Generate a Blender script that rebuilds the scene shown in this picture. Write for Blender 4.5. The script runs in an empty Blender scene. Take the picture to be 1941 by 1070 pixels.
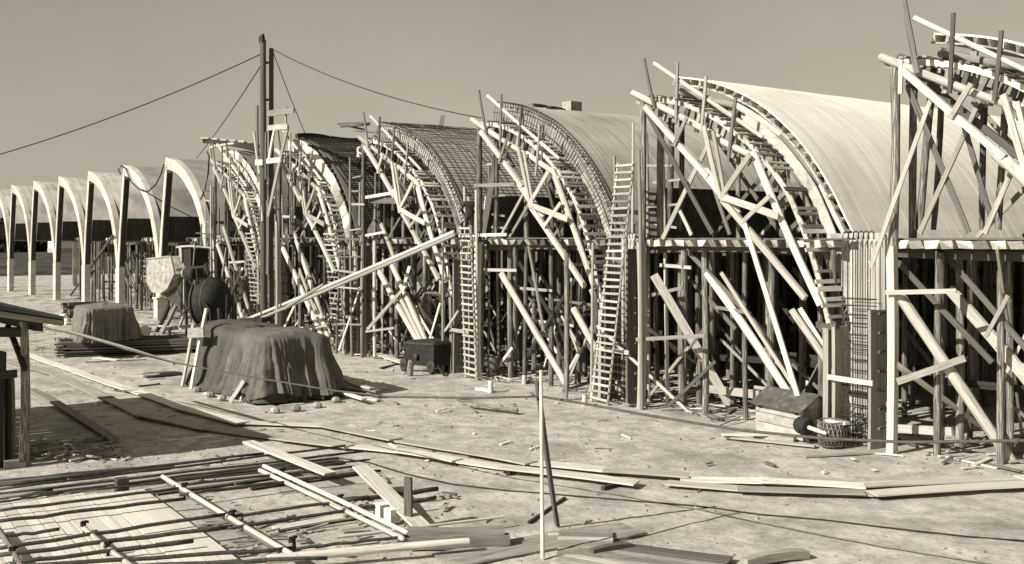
import bpy, bmesh, math, random
from mathutils import Vector, Matrix, noise
random.seed(7)
SC = bpy.context.scene
COL = SC.collection
# ------------------------------------------------------------------ camera
# the sheds' long row runs along X (towards -X = away to the left), the shells' depth runs along +Y, eye level 5.5 m
FPX, PCX, HZY, EYE = 2034.0, 970.0, 450.0, 5.5
SN, CS = 0.598, 0.802
cam = bpy.data.cameras.new('camera'); camo = bpy.data.objects.new('camera', cam); COL.objects.link(camo)
cam.sensor_width = 36; cam.lens = FPX/1941*36; cam.shift_y = -(535-HZY)/1941
cam.clip_start = 0.1; cam.clip_end = 4000
camo.location = (0, 0, EYE)
camo.rotation_euler = (math.radians(90), 0, math.atan2(CS, SN))
SC.camera = camo
# ------------------------------------------------------------------ sky, sun, exposure
SUN_EL = math.radians(33); TRAVEL = Vector((0.03, 1.0, 0)).normalized()      # light travels towards +Y
wd = bpy.data.worlds.new('World'); SC.world = wd; wd.use_nodes = True
nt = wd.node_tree; bg = nt.nodes['Background']
sky = nt.nodes.new('ShaderNodeTexSky'); sky.sky_type = 'NISHITA'; sky.sun_disc = False
sky.sun_elevation = SUN_EL
sky.sun_rotation = math.atan2(-TRAVEL.x, -TRAVEL.y)
sky.air_density = 1.0; sky.dust_density = 1.0; sky.ozone_density = 1.0
bw = nt.nodes.new('ShaderNodeRGBToBW'); tint = nt.nodes.new('ShaderNodeMix'); tint.data_type = 'RGBA'; tint.blend_type = 'MULTIPLY'
tint.inputs['Factor'].default_value = 1.0; tint.inputs['B'].default_value = (1.0, 0.93, 0.745, 1)
pw = nt.nodes.new('ShaderNodeMath'); pw.operation = 'POWER'; pw.inputs[1].default_value = 0.55      # the plate's flat rendering of a blue sky
nt.links.new(sky.outputs[0], bw.inputs[0]); nt.links.new(bw.outputs[0], pw.inputs[0]); stc = nt.nodes.new('ShaderNodeTexCoord'); sn = nt.nodes.new('ShaderNodeTexNoise'); sn.inputs['Scale'].default_value = 3.2; sn.inputs['Detail'].default_value = 8      # faint uneven veil of high cloud
smr = nt.nodes.new('ShaderNodeMapRange'); smr.inputs['From Min'].default_value = 0.35; smr.inputs['From Max'].default_value = 0.75; smr.inputs['To Min'].default_value = 0.95; smr.inputs['To Max'].default_value = 1.10
smu = nt.nodes.new('ShaderNodeMath'); smu.operation = 'MULTIPLY'
nt.links.new(stc.outputs['Generated'], sn.inputs['Vector']); nt.links.new(sn.outputs['Fac'], smr.inputs[0]); nt.links.new(pw.outputs[0], smu.inputs[0]); nt.links.new(smr.outputs[0], smu.inputs[1])
nt.links.new(smu.outputs[0], tint.inputs['A'])
nt.links.new(tint.outputs['Result'], bg.inputs['Color'])
bg.inputs['Strength'].default_value = 0.136
sl = bpy.data.lights.new('sun', 'SUN'); sl.energy = 5.0; sl.angle = math.radians(0.5); sl.color = (1.0, 0.97, 0.905)
so = bpy.data.objects.new('sun', sl); COL.objects.link(so)
d = TRAVEL*math.cos(SUN_EL) + Vector((0, 0, -math.sin(SUN_EL)))
so.rotation_euler = d.to_track_quat('-Z', 'Y').to_euler(); so.location = (20, -40, 40)
vs = SC.view_settings; vs.view_transform = 'Standard'; vs.look = 'None'; vs.gamma = 1; vs.exposure = 0.5; vs.use_curve_mapping = False
SC.cycles.filter_width = 1.5; SC.cycles.max_bounces = 6; SC.cycles.diffuse_bounces = 3

# ------------------------------------------------------------------ places
def G(px, py, z=0.0):                     # point at height z seen at a spot of the photograph
    t = (EYE-z)/((py-HZY)/FPX); r = (px-PCX)/FPX
    return Vector(((SN*r-CS)*t, (CS*r+SN)*t, z))
def PY(px, py, Y):                        # point on the vertical plane at depth Y
    r = (px-PCX)/FPX; t = Y/(CS*r+SN)
    return Vector(((SN*r-CS)*t, Y, EYE-(py-HZY)/FPX*t))
def PD(px, py, dist):                     # point at a given distance in front of the eye
    r = (px-PCX)/FPX
    return Vector(((SN*r-CS)*dist, (CS*r+SN)*dist, EYE-(py-HZY)/FPX*dist))
def colx(k): return -16.3-9.2*k           # column lines, numbered from the right
# ------------------------------------------------------------------ materials
TINT = (1.0, 0.945, 0.825)
def tone(v): return (v*TINT[0], v*TINT[1], v*TINT[2], 1)
def material(name, lo, hi, scale=(6, 6, 6), detail=6, rough=0.85, bump=0.25, vary=0.35, contrast=(0.3, 0.7), spots=None, coords='Object', bumpd=0.01, metallic=0.0, streak=None):
    m = bpy.data.materials.new(name); m.use_nodes = True; t = m.node_tree; N = t.nodes; L = t.links
    b = N['Principled BSDF']; b.inputs['Roughness'].default_value = rough; b.inputs['Metallic'].default_value = metallic
    b.inputs['Specular IOR Level'].default_value = 0.25
    tc = N.new('ShaderNodeTexCoord'); mp = N.new('ShaderNodeMapping'); mp.inputs['Scale'].default_value = scale
    oi = N.new('ShaderNodeObjectInfo'); ad = N.new('ShaderNodeVectorMath'); ad.operation = 'ADD'
    ml = N.new('ShaderNodeMath'); ml.operation = 'MULTIPLY'; ml.inputs[1].default_value = 57.0
    L.new(oi.outputs['Random'], ml.inputs[0]); L.new(tc.outputs[coords], mp.inputs[0]); L.new(mp.outputs[0], ad.inputs[0])
    if coords == 'Object': L.new(ml.outputs[0], ad.inputs[1])
    n = N.new('ShaderNodeTexNoise'); n.inputs['Scale'].default_value = 1.0; n.inputs['Detail'].default_value = detail; n.inputs['Roughness'].default_value = 0.62
    L.new(ad.outputs[0], n.inputs['Vector'])
    cr = N.new('ShaderNodeValToRGB'); cr.color_ramp.elements[0].position = contrast[0]; cr.color_ramp.elements[1].position = contrast[1]
    cr.color_ramp.elements[0].color = tone(lo); cr.color_ramp.elements[1].color = tone(hi); L.new(n.outputs['Fac'], cr.inputs[0])
    out = cr.outputs[0]
    if spots:                              # (scale, low, high, tone, amount)
        n2 = N.new('ShaderNodeTexNoise'); n2.inputs['Scale'].default_value = spots[0]; n2.inputs['Detail'].default_value = 4; L.new(tc.outputs[coords], n2.inputs['Vector'])
        r2 = N.new('ShaderNodeMapRange'); r2.inputs['From Min'].default_value = spots[1]; r2.inputs['From Max'].default_value = spots[2]; r2.inputs['To Max'].default_value = spots[4]; L.new(n2.outputs['Fac'], r2.inputs[0])
        mx = N.new('ShaderNodeMix'); mx.data_type = 'RGBA'; L.new(r2.outputs[0], mx.inputs['Factor']); L.new(out, mx.inputs['A']); mx.inputs['B'].default_value = tone(spots[3]); out = mx.outputs['Result']
    if streak:                             # (mapping scale, low, high, tone, amount)
        mp3 = N.new('ShaderNodeMapping'); mp3.inputs['Scale'].default_value = streak[0]; L.new(tc.outputs[coords], mp3.inputs[0])
        n3 = N.new('ShaderNodeTexNoise'); n3.inputs['Scale'].default_value = 1; n3.inputs['Detail'].default_value = 5; L.new(mp3.outputs[0], n3.inputs['Vector'])
        r3 = N.new('ShaderNodeMapRange'); r3.inputs['From Min'].default_value = streak[1]; r3.inputs['From Max'].default_value = streak[2]; r3.inputs['To Max'].default_value = streak[4]; L.new(n3.outputs['Fac'], r3.inputs[0])
        mx = N.new('ShaderNodeMix'); mx.data_type = 'RGBA'; L.new(r3.outputs[0], mx.inputs['Factor']); L.new(out, mx.inputs['A']); mx.inputs['B'].default_value = tone(streak[3]); out = mx.outputs['Result']
    if vary and coords == 'Object':
        mr = N.new('ShaderNodeMapRange'); mr.inputs['To Min'].default_value = 1-vary; mr.inputs['To Max'].default_value = 1+vary*0.5; L.new(oi.outputs['Random'], mr.inputs[0])
        mv = N.new('ShaderNodeMix'); mv.data_type = 'RGBA'; mv.blend_type = 'MULTIPLY'; mv.inputs['Factor'].default_value = 1
        cb = N.new('ShaderNodeCombineColor'); [L.new(mr.outputs[0], cb.inputs[i]) for i in range(3)]
        L.new(out, mv.inputs['A']); L.new(cb.outputs[0], mv.inputs['B']); out = mv.outputs['Result']
    L.new(out, b.inputs['Base Color'])
    if bump:
        bp = N.new('ShaderNodeBump'); bp.inputs['Strength'].default_value = bump; bp.inputs['Distance'].default_value = bumpd
        L.new(n.outputs['Fac'], bp.inputs['Height']); L.new(bp.outputs[0], b.inputs['Normal'])
    return m
M = {}
M['pale'] = material('fresh_sawn_wood', 0.46, 0.74, (2.6, 5, 3), vary=0.36, detail=9, spots=(4.5, 0.58, 0.70, 0.20, 0.6), streak=((1.2, 16, 7), 0.52, 0.70, 0.24, 0.65), bump=0.4)
M['wood'] = material('sawn_wood', 0.22, 0.44, (2.6, 5, 3), vary=0.4, detail=9, spots=(4.5, 0.56, 0.70, 0.10, 0.6), streak=((1.2, 14, 6), 0.5, 0.75, 0.12, 0.7))
M['floor'] = material('scrubbed_floor_boards', 0.52, 0.72, (2.6, 5, 3), vary=0.18, detail=9, spots=(2.0, 0.56, 0.72, 0.28, 0.5), streak=((1.2, 16, 7), 0.54, 0.74, 0.34, 0.5), bump=0.3)
M['tan'] = material('tan_sawn_wood', 0.32, 0.56, (2.6, 5, 3), vary=0.35, detail=9, spots=(4.5, 0.58, 0.70, 0.16, 0.6), streak=((1.2, 14, 6), 0.52, 0.75, 0.22, 0.5))
M['grey'] = material('weathered_wood', 0.085, 0.20, (2.2, 5, 3), vary=0.45, streak=((1.2, 14, 6), 0.5, 0.75, 0.045, 0.7))
M['dark'] = material('tarred_wood', 0.022, 0.06, (2.2, 5, 3), vary=0.4)
M['bark'] = material('bark_log', 0.05, 0.19, (5, 5, 16), vary=0.45, spots=(7.0, 0.50, 0.60, 0.36, 0.85), bump=0.6, bumpd=0.03)
M['peeled'] = material('peeled_log', 0.46, 0.72, (4, 4, 11), vary=0.25, detail=9, spots=(4.0, 0.56, 0.68, 0.18, 0.6), bump=0.5)
M['concrete'] = material('raw_concrete', 0.42, 0.66, (0.9, 0.9, 0.9), vary=0.06, detail=9, spots=(0.55, 0.48, 0.72, 0.26, 0.7), bump=0.15, streak=((3, 0.4, 3), 0.5, 0.75, 0.24, 0.5))
M['sheath'] = material('fresh_sheathing_boards', 0.66, 0.85, (0.5, 3.2, 0.5), vary=0.0, detail=9, bump=0.15, spots=(0.35, 0.5, 0.75, 0.48, 0.5), streak=((0.3, 7.5, 0.3), 0.54, 0.8, 0.42, 0.35))
M['sheath2'] = material('weathered_sheathing_boards', 0.35, 0.50, (0.5, 3.2, 0.5), vary=0.0, detail=8, bump=0.25, spots=(0.35, 0.46, 0.7, 0.20, 0.6), streak=((0.3, 8.5, 0.3), 0.5, 0.68, 0.15, 0.6))
M['sheath3'] = material('wet_sheathing_boards', 0.12, 0.24, (0.5, 3.2, 0.5), vary=0.0, detail=8, bump=0.25, streak=((0.22, 5.5, 0.22), 0.5, 0.7, 0.06, 0.7))
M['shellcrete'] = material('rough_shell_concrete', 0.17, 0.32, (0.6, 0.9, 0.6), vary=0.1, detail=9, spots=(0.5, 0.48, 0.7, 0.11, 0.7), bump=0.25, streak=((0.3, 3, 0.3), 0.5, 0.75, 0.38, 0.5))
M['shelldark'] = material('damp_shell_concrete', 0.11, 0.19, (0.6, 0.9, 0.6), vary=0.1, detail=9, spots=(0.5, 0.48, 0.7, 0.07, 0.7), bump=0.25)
M['shade_black'] = material('painted_inner_shade', 0.035, 0.075, (1, 4, 1), vary=0.1)  # near-black that paints in the shade inside the finished bays
M['steel'] = material('rusty_bar', 0.03, 0.09, (8, 8, 8), vary=0.25, rough=0.7, bump=0.2)
M['iron'] = material('black_iron', 0.014, 0.04, (5, 5, 5), vary=0.1, rough=0.8, bump=0.2)
M['sheetmetal'] = material('dusty_sheet_metal', 0.26, 0.52, (3, 3, 3), vary=0.1, rough=0.6, spots=(4, 0.5, 0.66, 0.12, 0.7))
M['machine'] = material('machine_paint', 0.03, 0.08, (4, 4, 4), vary=0.1, rough=0.6, spots=(3, 0.55, 0.7, 0.02, 0.7))
M['tarp'] = material('canvas_tarpaulin', 0.055, 0.105, (2.6, 2.6, 2.0), vary=0.05, detail=9, bump=0.9, bumpd=0.07, spots=(1.3, 0.5, 0.72, 0.11, 0.6), streak=((22, 22, 1.0), 0.5, 0.75, 0.045, 0.4))
M['tarp2'] = material('faded_canvas_tarpaulin', 0.08, 0.14, (2.8, 2.8, 2.2), vary=0.05, detail=9, bump=0.9, bumpd=0.07, spots=(1.1, 0.5, 0.7, 0.18, 0.7))
M['tarp3'] = material('grey_canvas_tarpaulin', 0.12, 0.20, (2.8, 2.8, 2.2), vary=0.05, detail=9, bump=0.9, bumpd=0.07, spots=(1.8, 0.5, 0.7, 0.12, 0.6))
M['rope'] = material('rope', 0.06, 0.12, (9, 9, 9), vary=0.1)
M['felt'] = material('roofing_felt', 0.055, 0.11, (4, 4, 4), vary=0.1, spots=(6, 0.55, 0.7, 0.2, 0.6))
M['stone'] = material('stone', 0.22, 0.45, (3, 3, 3), vary=0.3)
M['blocker_dark'] = material('dark_blocker_wall', 0.07, 0.13, (1.5, 1.5, 1.5), vary=0.0)  # dark tone of the added rear wall
M['cloth_dark'] = material('dark_cloth', 0.02, 0.05, (6, 6, 6), vary=0.1)
M['cloth_white'] = material('white_cloth', 0.5, 0.7, (6, 6, 6), vary=0.1)
M['skin'] = material('skin', 0.28, 0.36, (5, 5, 5), vary=0.0)
M['leaf'] = material('foliage', 0.018, 0.045, (0.5, 0.5, 0.5), vary=0.3, bump=0)
M['crop'] = material('standing_crop', 0.014, 0.075, (0.25, 0.25, 2.5), vary=0.0, bump=0, detail=11, contrast=(.36, .62))
M['tar'] = material('tarred_felt', 0.010, 0.026, (3, 3, 3), vary=0.1)
M['white'] = material('lime_wash', 0.7, 0.8, (1, 1, 1), vary=0.0)

# ------------------------------------------------------------------ mesh and object helpers
def tag(o, label=None, cat=None, group=None, kind=None):
    if label: o['label'] = label
    if cat: o['category'] = cat
    if group: o['group'] = group
    if kind: o['kind'] = kind
    elif cat: o['kind'] = 'thing'
    return o
def thing(name, label, cat, loc, group=None):
    o = bpy.data.objects.new(name, None); o.empty_display_size = 0.3; COL.objects.link(o); o.location = loc
    return tag(o, label, cat, group)
def rootloc(p):
    v = Vector((0, 0, 0))
    while p: v += p.location; p = p.parent
    return v
def place(name, mesh, mat4, parent=None):
    o = bpy.data.objects.new(name, mesh); COL.objects.link(o)
    if parent is not None:
        o.parent = parent; mat4 = Matrix.Translation(-rootloc(parent)) @ mat4
    o.matrix_basis = mat4
    return o
def mesh_from(name, verts, faces, mat, smooth=False):
    me = bpy.data.meshes.new(name); me.from_pydata([tuple(v) for v in verts], [], faces); me.update()
    if isinstance(mat, (list, tuple)): [me.materials.append(M[x]) for x in mat]
    else: me.materials.append(M[mat])
    if smooth: me.polygons.foreach_set('use_smooth', [True]*len(me.polygons))
    return me
def build(name, verts, faces, mat, parent=None, smooth=False):       # world coordinates -> object with its origin at its own base
    vs_ = [Vector(v) for v in verts]
    base = rootloc(parent) if parent is not None else Vector((sum(v.x for v in vs_)/len(vs_), sum(v.y for v in vs_)/len(vs_), min(v.z for v in vs_)))
    me = mesh_from(name, [v-base for v in vs_], faces, mat, smooth)
    o = bpy.data.objects.new(name, me); COL.objects.link(o)
    if parent is not None: o.parent = parent
    else: o.location = base
    return o
def unit_plank(i):
    rnd = random.Random(100+i); n = 6; V = []; F = []
    bow = rnd.uniform(-.35, .35); side = rnd.uniform(-.06, .06); tw = rnd.uniform(-.08, .08)
    for a in range(n+1):
        x = a/n-.5; k = 4*(0.25-x*x)
        for (y, z) in ((-.5, -.5), (.5, -.5), (.5, .5), (-.5, .5)):
            yy = y*(1+rnd.uniform(-.03, .03))+side*k; zz = z+bow*k+tw*x*y*4
            V.append((x+(rnd.uniform(-.004, .004) if a in (0, n) else 0), yy, zz))
    for a in range(n):
        for q in range(4):
            b = (q+1) % 4; F.append((a*4+q, a*4+b, a*4+4+b, a*4+4+q)[::-1])
    F.append((0, 1, 2, 3)); F.append((n*4+3, n*4+2, n*4+1, n*4))
    return V, F
def unit_pole(i, sides=10, rings=7):
    rnd = random.Random(200+i); V = []; F = []; bx, by = (rnd.uniform(-.2, .2), rnd.uniform(-.2, .2)) if i < 5 else (0, 0)
    for a in range(rings+1):
        z = a/rings-.5; k = 4*(.25-z*z); r0 = .5*(1.06-.14*(a/rings))*rnd.uniform(.95, 1.05)
        for q in range(sides):
            t = 2*math.pi*q/sides; r = r0*rnd.uniform(.94, 1.06); V.append((r*math.cos(t)+bx*k, r*math.sin(t)+by*k, z))
    for a in range(rings):
        for q in range(sides):
            b = (q+1) % sides; F.append((a*sides+q, a*sides+b, a*sides+sides+b, a*sides+sides+q))
    F.append(tuple(range(sides))[::-1]); F.append(tuple(rings*sides+q for q in range(sides)))
    return V, F
PLANKS, POLES = {}, {}
def plank_mesh(mat, i):
    if (mat, i) not in PLANKS: V, F = unit_plank(i); PLANKS[mat, i] = mesh_from('plank_'+mat, V, F, mat)
    return PLANKS[mat, i]
def pole_mesh(mat, i):
    if (mat, i) not in POLES: V, F = unit_pole(i); POLES[mat, i] = mesh_from('pole_'+mat, V, F, mat, True)
    return POLES[mat, i]
def T(parent, name, a, b, w, t, mat='pale', up=(0, 0, 1)):            # a sawn timber from a to b, wide face towards up
    a, b = Vector(a), Vector(b); x = (b-a); ln = x.length; x.normalize(); up = Vector(up)
    if abs(x.dot(up)) > .98: up = Vector((0, -1, 0.02))
    y = up.cross(x).normalized(); z = x.cross(y)
    R3 = Matrix((x, y, z)).transposed().to_4x4()
    bow = min(1.0, 0.02*ln/t) if ln > .5 else 0
    return place(name, plank_mesh(mat, random.randrange(5)), Matrix.Translation((a+b)/2) @ R3 @ Matrix.Diagonal((ln, w, t, 1)), parent)
def P(parent, name, a, b, r, mat='bark'):                             # a round pole
    a, b = Vector(a), Vector(b); z = b-a; ln = z.length; z.normalize()
    h = Vector((1, 0, 0)) if abs(z.x) < .9 else Vector((0, 1, 0))
    x = h.cross(z).normalized(); y = z.cross(x)
    R3 = Matrix((x, y, z)).transposed().to_4x4() @ Matrix.Rotation(random.random()*6.28, 4, 'Z')
    return place(name, pole_mesh(mat, random.randrange(5) if ln > 2 else 5), Matrix.Translation((a+b)/2) @ R3 @ Matrix.Diagonal((2*r, 2*r, ln, 1)), parent)
def boxv(x0, x1, y0, y1, z0, z1):
    return [(x0, y0, z0), (x1, y0, z0), (x1, y1, z0), (x0, y1, z0), (x0, y0, z1), (x1, y0, z1), (x1, y1, z1), (x0, y1, z1)]
BOXF = [(0, 3, 2, 1), (4, 5, 6, 7), (0, 1, 5, 4), (1, 2, 6, 5), (2, 3, 7, 6), (3, 0, 4, 7)]
def box(name, x0, x1, y0, y1, z0, z1, mat, parent=None): return build(name, boxv(x0, x1, y0, y1, z0, z1), BOXF, mat, parent)
def tube_geo(pts, r, sides=6, V=None, F=None):
    V = [] if V is None else V; F = [] if F is None else F; base = len(V); n = len(pts); pts = [Vector(p) for p in pts]
    for i, p in enumerate(pts):
        d_ = (pts[min(i+1, n-1)]-pts[max(i-1, 0)]).normalized(); h = Vector((0, 0, 1)) if abs(d_.z) < .9 else Vector((1, 0, 0))
        u = h.cross(d_).normalized(); v = d_.cross(u)
        for q in range(sides):
            t = 2*math.pi*q/sides; V.append(p+u*r*math.cos(t)+v*r*math.sin(t))
    for i in range(n-1):
        for q in range(sides):
            b = (q+1) % sides; F.append((base+i*sides+q, base+i*sides+b, base+(i+1)*sides+b, base+(i+1)*sides+q))
    F.append(tuple(base+q for q in range(sides))[::-1]); F.append(tuple(base+(n-1)*sides+q for q in range(sides)))
    return V, F
def tube(name, pts, r, mat, parent=None, sides=6):
    V, F = tube_geo(pts, r, sides); return build(name, V, F, mat, parent, True)
def lathe(name, a, axis, prof, mat, parent=None, sides=24, smooth=True):      # prof: (distance along axis, radius)
    a = Vector(a); z = Vector(axis).normalized(); h = Vector((0, 0, 1)) if abs(z.z) < .9 else Vector((1, 0, 0)); x = h.cross(z).normalized(); y = z.cross(x)
    V = []; F = []
    for (s_, r) in prof:
        for q in range(sides):
            t = 2*math.pi*q/sides; V.append(a+z*s_+x*r*math.cos(t)+y*r*math.sin(t))
    for i in range(len(prof)-1):
        for q in range(sides):
            b = (q+1) % sides; F.append((i*sides+q, i*sides+b, (i+1)*sides+b, (i+1)*sides+q))
    F.append(tuple(range(sides))[::-1]); F.append(tuple((len(prof)-1)*sides+q for q in range(sides)))
    o = build(name, V, F, mat, parent, False)
    if smooth:
        o.data.polygons.foreach_set('use_smooth', [len(p.vertices) == 4 for p in o.data.polygons])
    return o
# curved members of the sheds: polylines of (u, z) inside a bay, u measured from the bay's left column line
def catmull(pts, n):
    out = []; m = len(pts)
    for i in range(m-1):
        p0, p1, p2, p3 = pts[max(i-1, 0)], pts[i], pts[i+1], pts[min(i+2, m-1)]
        for k in range(12):
            t = k/12; out.append(tuple(.5*((2*b)+(-a+c)*t+(2*a-5*b+4*c-e)*t*t+(-a+3*b-3*c+e)*t**3) for a, b, c, e in zip(p0, p1, p2, p3)))
    out.append(pts[-1]); L_ = [0]
    for a, b in zip(out, out[1:]): L_.append(L_[-1]+math.dist(a, b))
    res = []; j = 0
    for k in range(n+1):
        s_ = L_[-1]*k/n
        while j < len(L_)-2 and L_[j+1] < s_: j += 1
        f = (s_-L_[j])/max(1e-9, L_[j+1]-L_[j]); res.append(tuple(a+(b-a)*f for a, b in zip(out[j], out[j+1])))
    return res
SOFFIT = [(0.35, 10.02), (1.82, 9.76), (3.12, 9.26), (4.24, 8.58), (5.03, 8.0), (5.99, 6.95), (6.48, 6.1), (6.82, 5.36), (7.2, 4.3), (7.5, 3.2)]
OUTER = [(0.3, 10.80), (1.8, 10.52), (3.2, 10.0), (4.4, 9.33), (5.4, 8.55), (6.2, 7.75), (6.8, 6.95), (7.3, 6.0), (7.65, 5.0), (7.85, 4.2), (8.0, 3.2)]
SHELL = [(0.75, 10.72), (2.0, 10.47), (3.1, 10.1), (4.3, 9.5), (5.4, 8.65), (6.2, 7.8), (6.85, 6.9), (7.25, 6.2), (7.6, 5.6), (7.8, 5.15)]
def normals(pl):
    out = []
    for i in range(len(pl)):
        a, b = pl[max(i-1, 0)], pl[min(i+1, len(pl)-1)]; dx, dz = b[0]-a[0], b[1]-a[1]; l = math.hypot(dx, dz); out.append((-dz/l, dx/l))
    return out
def sweep(name, X0, pl, n0, n1, y0, y1, mat, parent, smooth=False):      # a curved bar: offsets n0..n1 along the outward normal, y0..y1 in depth
    nn = normals(pl); V = []; F = []
    for (u, z), (nx, nz) in zip(pl, nn):
        for (o_, y) in ((n0, y0), (n1, y0), (n1, y1), (n0, y1)): V.append((X0+u+nx*o_, y, z+nz*o_))
    n = len(pl)
    for i in range(n-1):
        for q in range(4):
            b = (q+1) % 4; F.append((i*4+q, i*4+4+q, i*4+4+b, i*4+b))
    F.append((0, 1, 2, 3)); F.append(((n-1)*4+3, (n-1)*4+2, (n-1)*4+1, (n-1)*4))
    return build(name, V, F, mat, parent, smooth)
def along(pl, s_):                          # point at a share of the length
    i = s_*(len(pl)-1); k = min(int(i), len(pl)-2); f = i-k
    return tuple(a+(b-a)*f for a, b in zip(pl[k], pl[k+1]))
def at_u(pl, u):
    for a, b in zip(pl, pl[1:]):
        if a[0] <= u <= b[0]: return a[1]+(b[1]-a[1])*(u-a[0])/max(1e-6, b[0]-a[0])
    return pl[-1][1]
YF, YB = 24.3, 58.0                         # front of the frames, back of the shells
ORD = ['rightmost', 'second from the right', 'third from the right', 'fourth from the right', 'fifth from the right', 'sixth from the right', 'seventh from the right']
# ------------------------------------------------------------------ ground, field, far trees
def axis(lo, hi, flo, fhi, step, grow):
    a = [flo]
    while a[-1] < fhi: a.append(a[-1]+step)
    s_ = step
    while a[-1] < hi: s_ *= grow; a.append(a[-1]+s_)
    s_ = step; b = [flo]
    while b[-1] > lo: s_ *= grow; b.append(b[-1]-s_)
    return b[:0:-1]+a
def gz(x, y):
    v = Vector((x, y, 0)); h = noise.noise(v*.16)*.10+noise.noise(v*.55)*.05+noise.noise(v*1.7)*.035+noise.noise(v*3.3)*.022+noise.noise(v*6.1)*.014
    return h*(.3 if y > 24 else .45)
def ground():
    xs = axis(-1500, 900, -60, 6, .15, 1.14); ys = axis(-500, 1500, 3, 30, .15, 1.14); V = []; F = []
    for y in ys:
        for x in xs: V.append((x, y, gz(x, y)-.03))
    w = len(xs)
    for j in range(len(ys)-1):
        for i in range(w-1): F.append((j*w+i, j*w+i+1, j*w+w+i+1, j*w+w+i))
    m = material('trodden_sand', .27, .54, (1.7, 1.7, 1.7), detail=14, bump=1.0, bumpd=.06, vary=0, coords='Object', contrast=(.30, .66), spots=(.42, .50, .70, .17, .65), streak=((7, 9, 1), .53, .68, .17, .55))
    M['ground'] = m
    o = build('ground', V, F, 'ground', None, True); tag(o, kind='structure', label='trodden sandy ground of the building site')
    o.location.z = 0; me = o.data
    zmin = min(v[2] for v in V)
    for v in me.vertices: v.co.z += zmin
    return o
ground()
def clods():                               # pebbles, clods and wood chips lying about, nobody could count them
    rnd = random.Random(5); V = []; F = []
    for i in range(4200):
        px = rnd.uniform(-60, 2000); py = rnd.choice((rnd.uniform(600, 1080), rnd.uniform(660, 900)))
        p = G(px, py); s_ = rnd.choice((.01, .014, .02, .035))*rnd.uniform(.7, 1.5)
        if noise.noise(p*.35) < rnd.uniform(-.5, .5): continue
        z = gz(p.x, p.y)-.03; b = len(V); t0 = rnd.random()*6.28; el = rnd.choice((1, 1, 1.5, 4))
        for q in range(4):
            t = t0+q*1.571; ex = s_*(el if q % 2 == 0 else 1)*rnd.uniform(.7, 1.2); V.append((p.x+ex*math.cos(t), p.y+ex*math.sin(t), z-.005))
        for q in range(4):
            t = t0+q*1.571; ex = .6*s_*(el if q % 2 == 0 else 1); V.append((p.x+ex*math.cos(t), p.y+ex*math.sin(t), z+s_*rnd.uniform(.6, 1.1)))
        for q in range(4): F.append((b+q, b+(q+1) % 4, b+4+(q+1) % 4, b+4+q))
        F.append((b+4, b+5, b+6, b+7))
    o = build('clods', V, F, 'stone'); tag(o, 'clods and chips strewn over the sandy ground', 'rubble', kind='stuff')
clods()
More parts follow.
